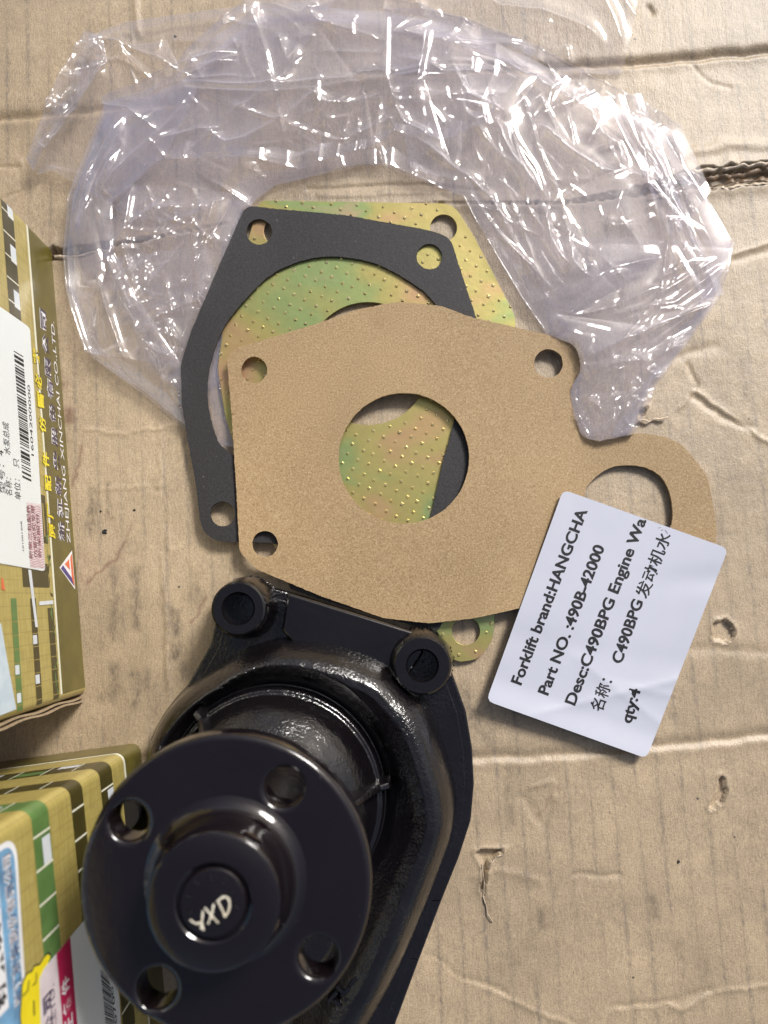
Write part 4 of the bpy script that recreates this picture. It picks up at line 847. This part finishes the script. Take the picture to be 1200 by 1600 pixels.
out_px = [(330, 700), (287, 668), (230, 620), (146, 560), (110, 452), (107, 405), (117, 312), (139, 256), (171, 171), (227, 157), (267, 139), (285, 131), (340, 78), (410, 27), (500, 24), (600, 26), (700, 50), (830, 103), (960, 173), (1052, 215), (1070, 262), (1100, 310), (1141, 385), (1112, 475), (1070, 534), (1015, 607), (982, 681), (960, 730)]
in_px = [(400, 700), (372, 660), (352, 600), (346, 540), (352, 480), (364, 420), (382, 350), (398, 318), (430, 292), (470, 282), (514, 272), (562, 262), (604, 264), (649, 281), (690, 296), (724, 310), (745, 350), (780, 410), (815, 470), (850, 520), (880, 570), (890, 620), (900, 680), (905, 730)]
L_TOP = [([(285, 132), (320, 100), (370, 55), (412, 28)], 3.5, 3.), ([(172, 172), (215, 155), (272, 140), (310, 131), (380, 112)], 3., 2.5), ([(270, 157), (350, 165), (425, 168), (500, 160), (600, 150), (700, 135)], 2.2, 2.),
         ([(330, 225), (360, 250), (390, 245), (450, 215), (495, 180), (515, 200), (510, 235)], 3.4, 2.4), ([(350, 262), (450, 270), (500, 260), (595, 220), (640, 205)], 2.6, 2.2), ([(440, 85), (457, 140)], 2., 1.8), ([(480, 45), (500, 70), (600, 97)], 2., 1.6), ([(600, 82), (700, 107), (835, 107)], 3., 4.),
         ([(415, 30), (470, 60), (520, 40), (600, 30), (750, 70), (830, 105)], 2.4, 2.), ([(512, 200), (560, 190), (600, 178), (612, 140)], 2.4, 2.), ([(560, 160), (600, 150), (625, 215), (690, 240)], 2.5, 2.), ([(600, 205), (640, 260), (720, 306)], 2.5, 2.), ([(350, 215), (400, 190), (450, 150), (470, 100)], 2., 2.5), ([(620, 120), (690, 150), (780, 140)], 2., 2.)]
L_RIGHT = [([(600, 30), (750, 70), (830, 105), (900, 140), (970, 180), (1052, 215)], 3., 2.2), ([(760, 120), (840, 160), (917, 205)], 3., 2.), ([(820, 210), (880, 265), (925, 295), (1025, 312)], 3.2, 2.4), ([(690, 132), (725, 180), (775, 205), (720, 228)], 2.8, 2.4), ([(765, 215), (785, 260), (800, 290), (820, 322)], 2.8, 2.6),
           ([(970, 200), (1010, 280), (1050, 400), (1100, 465)], 3., 2.), ([(985, 200), (1030, 300), (1070, 400), (1108, 465)], 2.4, 1.4), ([(1015, 320), (1040, 390), (1065, 465)], 2.2, 1.6), ([(1052, 215), (1055, 280), (1100, 310)], 2.5, 2.), ([(1060, 300), (1090, 380), (1105, 405)], 2., 1.6), ([(600, 265), (665, 295), (720, 305), (765, 380), (850, 460)], 2.8, 2.6), ([(870, 345), (880, 430), (910, 450), (960, 320)], 2., 1.6),
           ([(865, 516), (901, 486), (945, 446), (975, 435)], 2.4, 1.8), ([(909, 567), (989, 534), (1044, 508), (1110, 477)], 3., 2.2), ([(905, 593), (956, 580), (997, 580), (1066, 538)], 2.4, 1.8), ([(931, 686), (975, 637), (1019, 585)], 1.8, 1.6), ([(905, 610), (945, 590), (960, 600), (930, 650), (903, 622)], 2., 1.8), ([(645, 230), (700, 280), (760, 330), (800, 400)], 2.4, 2.), ([(900, 230), (950, 250), (960, 290)], 2., 1.8), ([(840, 340), (850, 400), (880, 440), (885, 370)], 2.4, 1.8), ([(700, 110), (720, 200), (770, 270), (850, 330)], 2.2, 2.)]
L_LEFT = [([(178, 320), (180, 305), (240, 250), (280, 210), (310, 160)], 3., 2.), ([(183, 322), (220, 280), (265, 240), (350, 215)], 2.4, 1.8), ([(125, 400), (150, 300), (205, 192)], 2.6, 2.), ([(132, 400), (165, 310), (195, 250)], 2.2, 1.5), ([(180, 420), (210, 380), (240, 350), (300, 340)], 2.4, 2.), ([(150, 445), (180, 420), (220, 500), (228, 545)], 2.2, 1.8), ([(228, 540), (260, 565), (285, 575)], 2.5, 2.), ([(245, 560), (250, 600), (290, 612)], 2.2, 2.), ([(112, 452), (146, 558), (230, 620), (290, 668)], 2.2, 1.8), ([(160, 440), (200, 560), (260, 640)], 1.8, 1.8), ([(215, 290), (205, 400), (235, 500)], 2., 2.), ([(330, 330), (300, 400), (240, 470)], 2.4, 2.), ([(345, 320), (320, 420), (290, 480)], 2., 1.6)]
LONG = lambda n, sd, box, ang, jit=.35: rand_lines(n, sd, box, ang, (120, 330), (.7, 1.5), (.7, 1.6), jit, .15)
L_TOP, L_RIGHT, L_LEFT = ([(p, h * 1.45, w_ * 1.05) for p, h, w_ in L] for L in (L_TOP, L_RIGHT, L_LEFT))
R1 = rand_lines(24, 51, (110, 30, 1120, 640), None, (40, 160), (.5, 1.6), (1.2, 5.), .35)
R2 = rand_lines(24, 52, (140, 60, 1080, 600), None, (30, 150), (.6, 1.7), (1.1, 4.), .45)
FINE = lambda n, sd, box, ang, jit=.5: rand_lines(n, sd, box, ang, (14, 90), (.45, 1.0), (.55, 1.0), jit, .2)
film('bag_body', out_px, in_px, 620, 110, .8, 1.2, R1 + FINE(24, 71, (120, 60, 1100, 620), None), (0,), wave=.5, seed=1)
film('film_fold', [(u + (600 - u) * .012, v + (430 - v) * .012) for u, v in out_px], in_px, 640, 120, 3.5, 4.5, R2 + LONG(22, 81, (160, 80, 1060, 560), None, .3) + FINE(40, 72, (140, 60, 1080, 640), None) + L_TOP[:3] + L_RIGHT[5:10] + L_LEFT[:4], (0, 1), back=7, wave=1.2, seed=2)
film('film_fold', [(171, 172), (227, 157), (285, 131), (345, 75), (410, 27), (520, 22), (640, 34), (720, 60), (830, 104)], [(178, 330), (250, 262), (330, 258), (410, 268), (470, 276), (560, 250), (620, 225), (690, 232), (760, 205)], 380, 150, 7., 5., L_TOP + LONG(16, 82, (250, 40, 800, 250), -.15, .4) + FINE(20, 73, (200, 40, 800, 270), -.3, .8) + rand_lines(14, 53, (200, 40, 800, 270), -.2, (30, 120), (.5, 1.5), (1.1, 3.), .7), (0, 1), wave=1.4, seed=3)
film('film_fold', [(600, 30), (720, 62), (830, 104), (960, 174), (1052, 216), (1100, 311)], [(640, 278), (720, 308), (780, 400), (830, 480), (900, 500), (1000, 440)], 340, 170, 6., 5., LONG(18, 83, (700, 150, 1060, 460), 1.0, .3) + FINE(22, 74, (660, 150, 1060, 470), 1.0, .5) + L_RIGHT[:8] + L_RIGHT[10:12] + L_RIGHT[17:] + rand_lines(14, 54, (660, 120, 1060, 470), 1.0, (30, 130), (.5, 1.6), (1.1, 3.), .6), (0,), wave=1.2, seed=4)
film('film_fold', [(1141, 385), (1114, 474), (1070, 534), (1015, 607), (980, 690)], [(800, 380), (845, 470), (858, 540), (885, 600), (903, 700)], 180, 160, 4.5, 3., LONG(8, 84, (880, 440, 1060, 640), -.7, .25) + FINE(40, 78, (895, 560, 1000, 690), -.9, 1.0) + FINE(30, 75, (860, 420, 1080, 670), -.8, .5) + L_RIGHT[12:17] + rand_lines(16, 55, (860, 420, 1080, 660), -.7, (30, 110), (.5, 1.5), (1.1, 3.), .5), (0,), back=3., wave=.8, seed=5)
film('film_fold', [(935, 172), (985, 270), (1030, 380), (1085, 482)], [(990, 170), (1022, 260), (1064, 370), (1116, 474)], 140, 44, 9., 1.2, rand_lines(9, 56, (960, 180, 1090, 470), 1.12, (120, 260), (.6, 1.2), (1.1, 2.), .06), (0, 1), back=2.5, wave=.4, seed=6)
film('film_fold', [(171, 172), (139, 256), (118, 312), (108, 402), (112, 452), (146, 560)], [(310, 150), (262, 250), (180, 320), (182, 400), (225, 480), (290, 580)], 170, 90, 4., 3., L_LEFT[2:4] + L_LEFT[8:10] + rand_lines(8, 57, (120, 200, 240, 560), 1.8, (80, 200), (.5, 1.2), (1.2, 2.5), .25), (0, 1), back=4., wave=.7, seed=7)
film('film_fold', [(200, 300), (165, 420), (205, 500), (285, 640)], [(395, 316), (372, 400), (350, 480), (345, 600)], 180, 160, 4.5, 5., LONG(8, 85, (190, 330, 340, 600), -.9, .4) + FINE(60, 76, (200, 320, 350, 600), -.9, .7) + L_LEFT[4:] + rand_lines(28, 58, (190, 320, 350, 600), -.7, (25, 110), (.6, 1.7), (1.0, 2.6), .8), (1,), wave=1.0, seed=8)
film('film_flap', [(144, 69), (163, 58), (200, 45), (320, 28), (410, 18), (520, 14)], [(62, 277), (85, 272), (128, 292), (190, 335), (260, 350), (330, 330)], 180, 130, 2.5, 4., [([(150, 70), (210, 95), (285, 125)], 3., 2.), ([(175, 80), (220, 120), (245, 145)], 2.6, 1.8), ([(270, 82), (400, 85)], 2., 1.6), ([(188, 60), (205, 110), (225, 160)], 1.6, 1.2), ([(72, 268), (140, 285), (180, 320)], 2., 1.5), ([(176, 118), (150, 160), (108, 225)], 2.2, 2.)] + rand_lines(6, 59, (180, 60, 300, 240), .9, (30, 90), (.4, 1.), (1., 2.), .6), (0, 1), back=2.5, wave=.7, seed=9)
film('film_fold', [(144, 68), (120, 118), (96, 170), (75, 215), (54, 264)], [(168, 74), (177, 116), (146, 160), (108, 217), (63, 280)], 150, 40, 7., 1., [([(146, 72), (100, 160), (58, 266)], 1.8, .9), ([(166, 80), (174, 116), (120, 196), (66, 274)], 2.2, 1.), ([(150, 90), (120, 160), (80, 240)], 1.4, .9)] + rand_lines(60, 60, (80, 80, 170, 260), 2.05, (15, 70), (.5, 1.2), (.8, 1.5), .5), (0, 1), back=5., wave=.7, seed=10)
film('film_flap', [(455, -40), (620, -42), (800, -44), (1002, -40)], [(470, 34), (640, 48), (800, 100), (860, 114), (971, 118)], 200, 100, 2.0, 3., [([(725, 0), (775, 30), (840, 35), (900, 55), (945, 80)], 3.6, 3.2), ([(630, 0), (660, 35), (690, 40)], 2.4, 2.), ([(925, -10), (950, 35), (970, 85)], 2.4, 2.), ([(855, 45), (835, 100)], 1.6, 1.4), ([(880, 80), (888, 112)], 1.6, 1.4), ([(500, 20), (470, 10), (500, 0)], 2., 1.6)] + rand_lines(8, 61, (480, -20, 960, 90), .5, (30, 120), (.4, 1.2), (1.1, 2.5), .6), (1,), back=2., wave=.8, seed=11)
for pl, z in (([(150, 70), (208, 92), (268, 82), (288, 124), (262, 121), (222, 98)], 7.), ([(1056, 282), (1100, 311), (1060, 296)], 5.), ([(178, 420), (330, 400), (350, 470), (232, 500)], 9.), ([(860, 500), (905, 570), (1110, 478), (1000, 520)], 8.)):
    A_, B_ = pl[:len(pl) // 2 + 1], [pl[0]] + pl[len(pl) // 2 + 1:][::-1] + [pl[len(pl) // 2]]
    film('film_fold', A_, B_, 60, 24, z, .8, [], (), wave=.8, seed=int(z * 7))
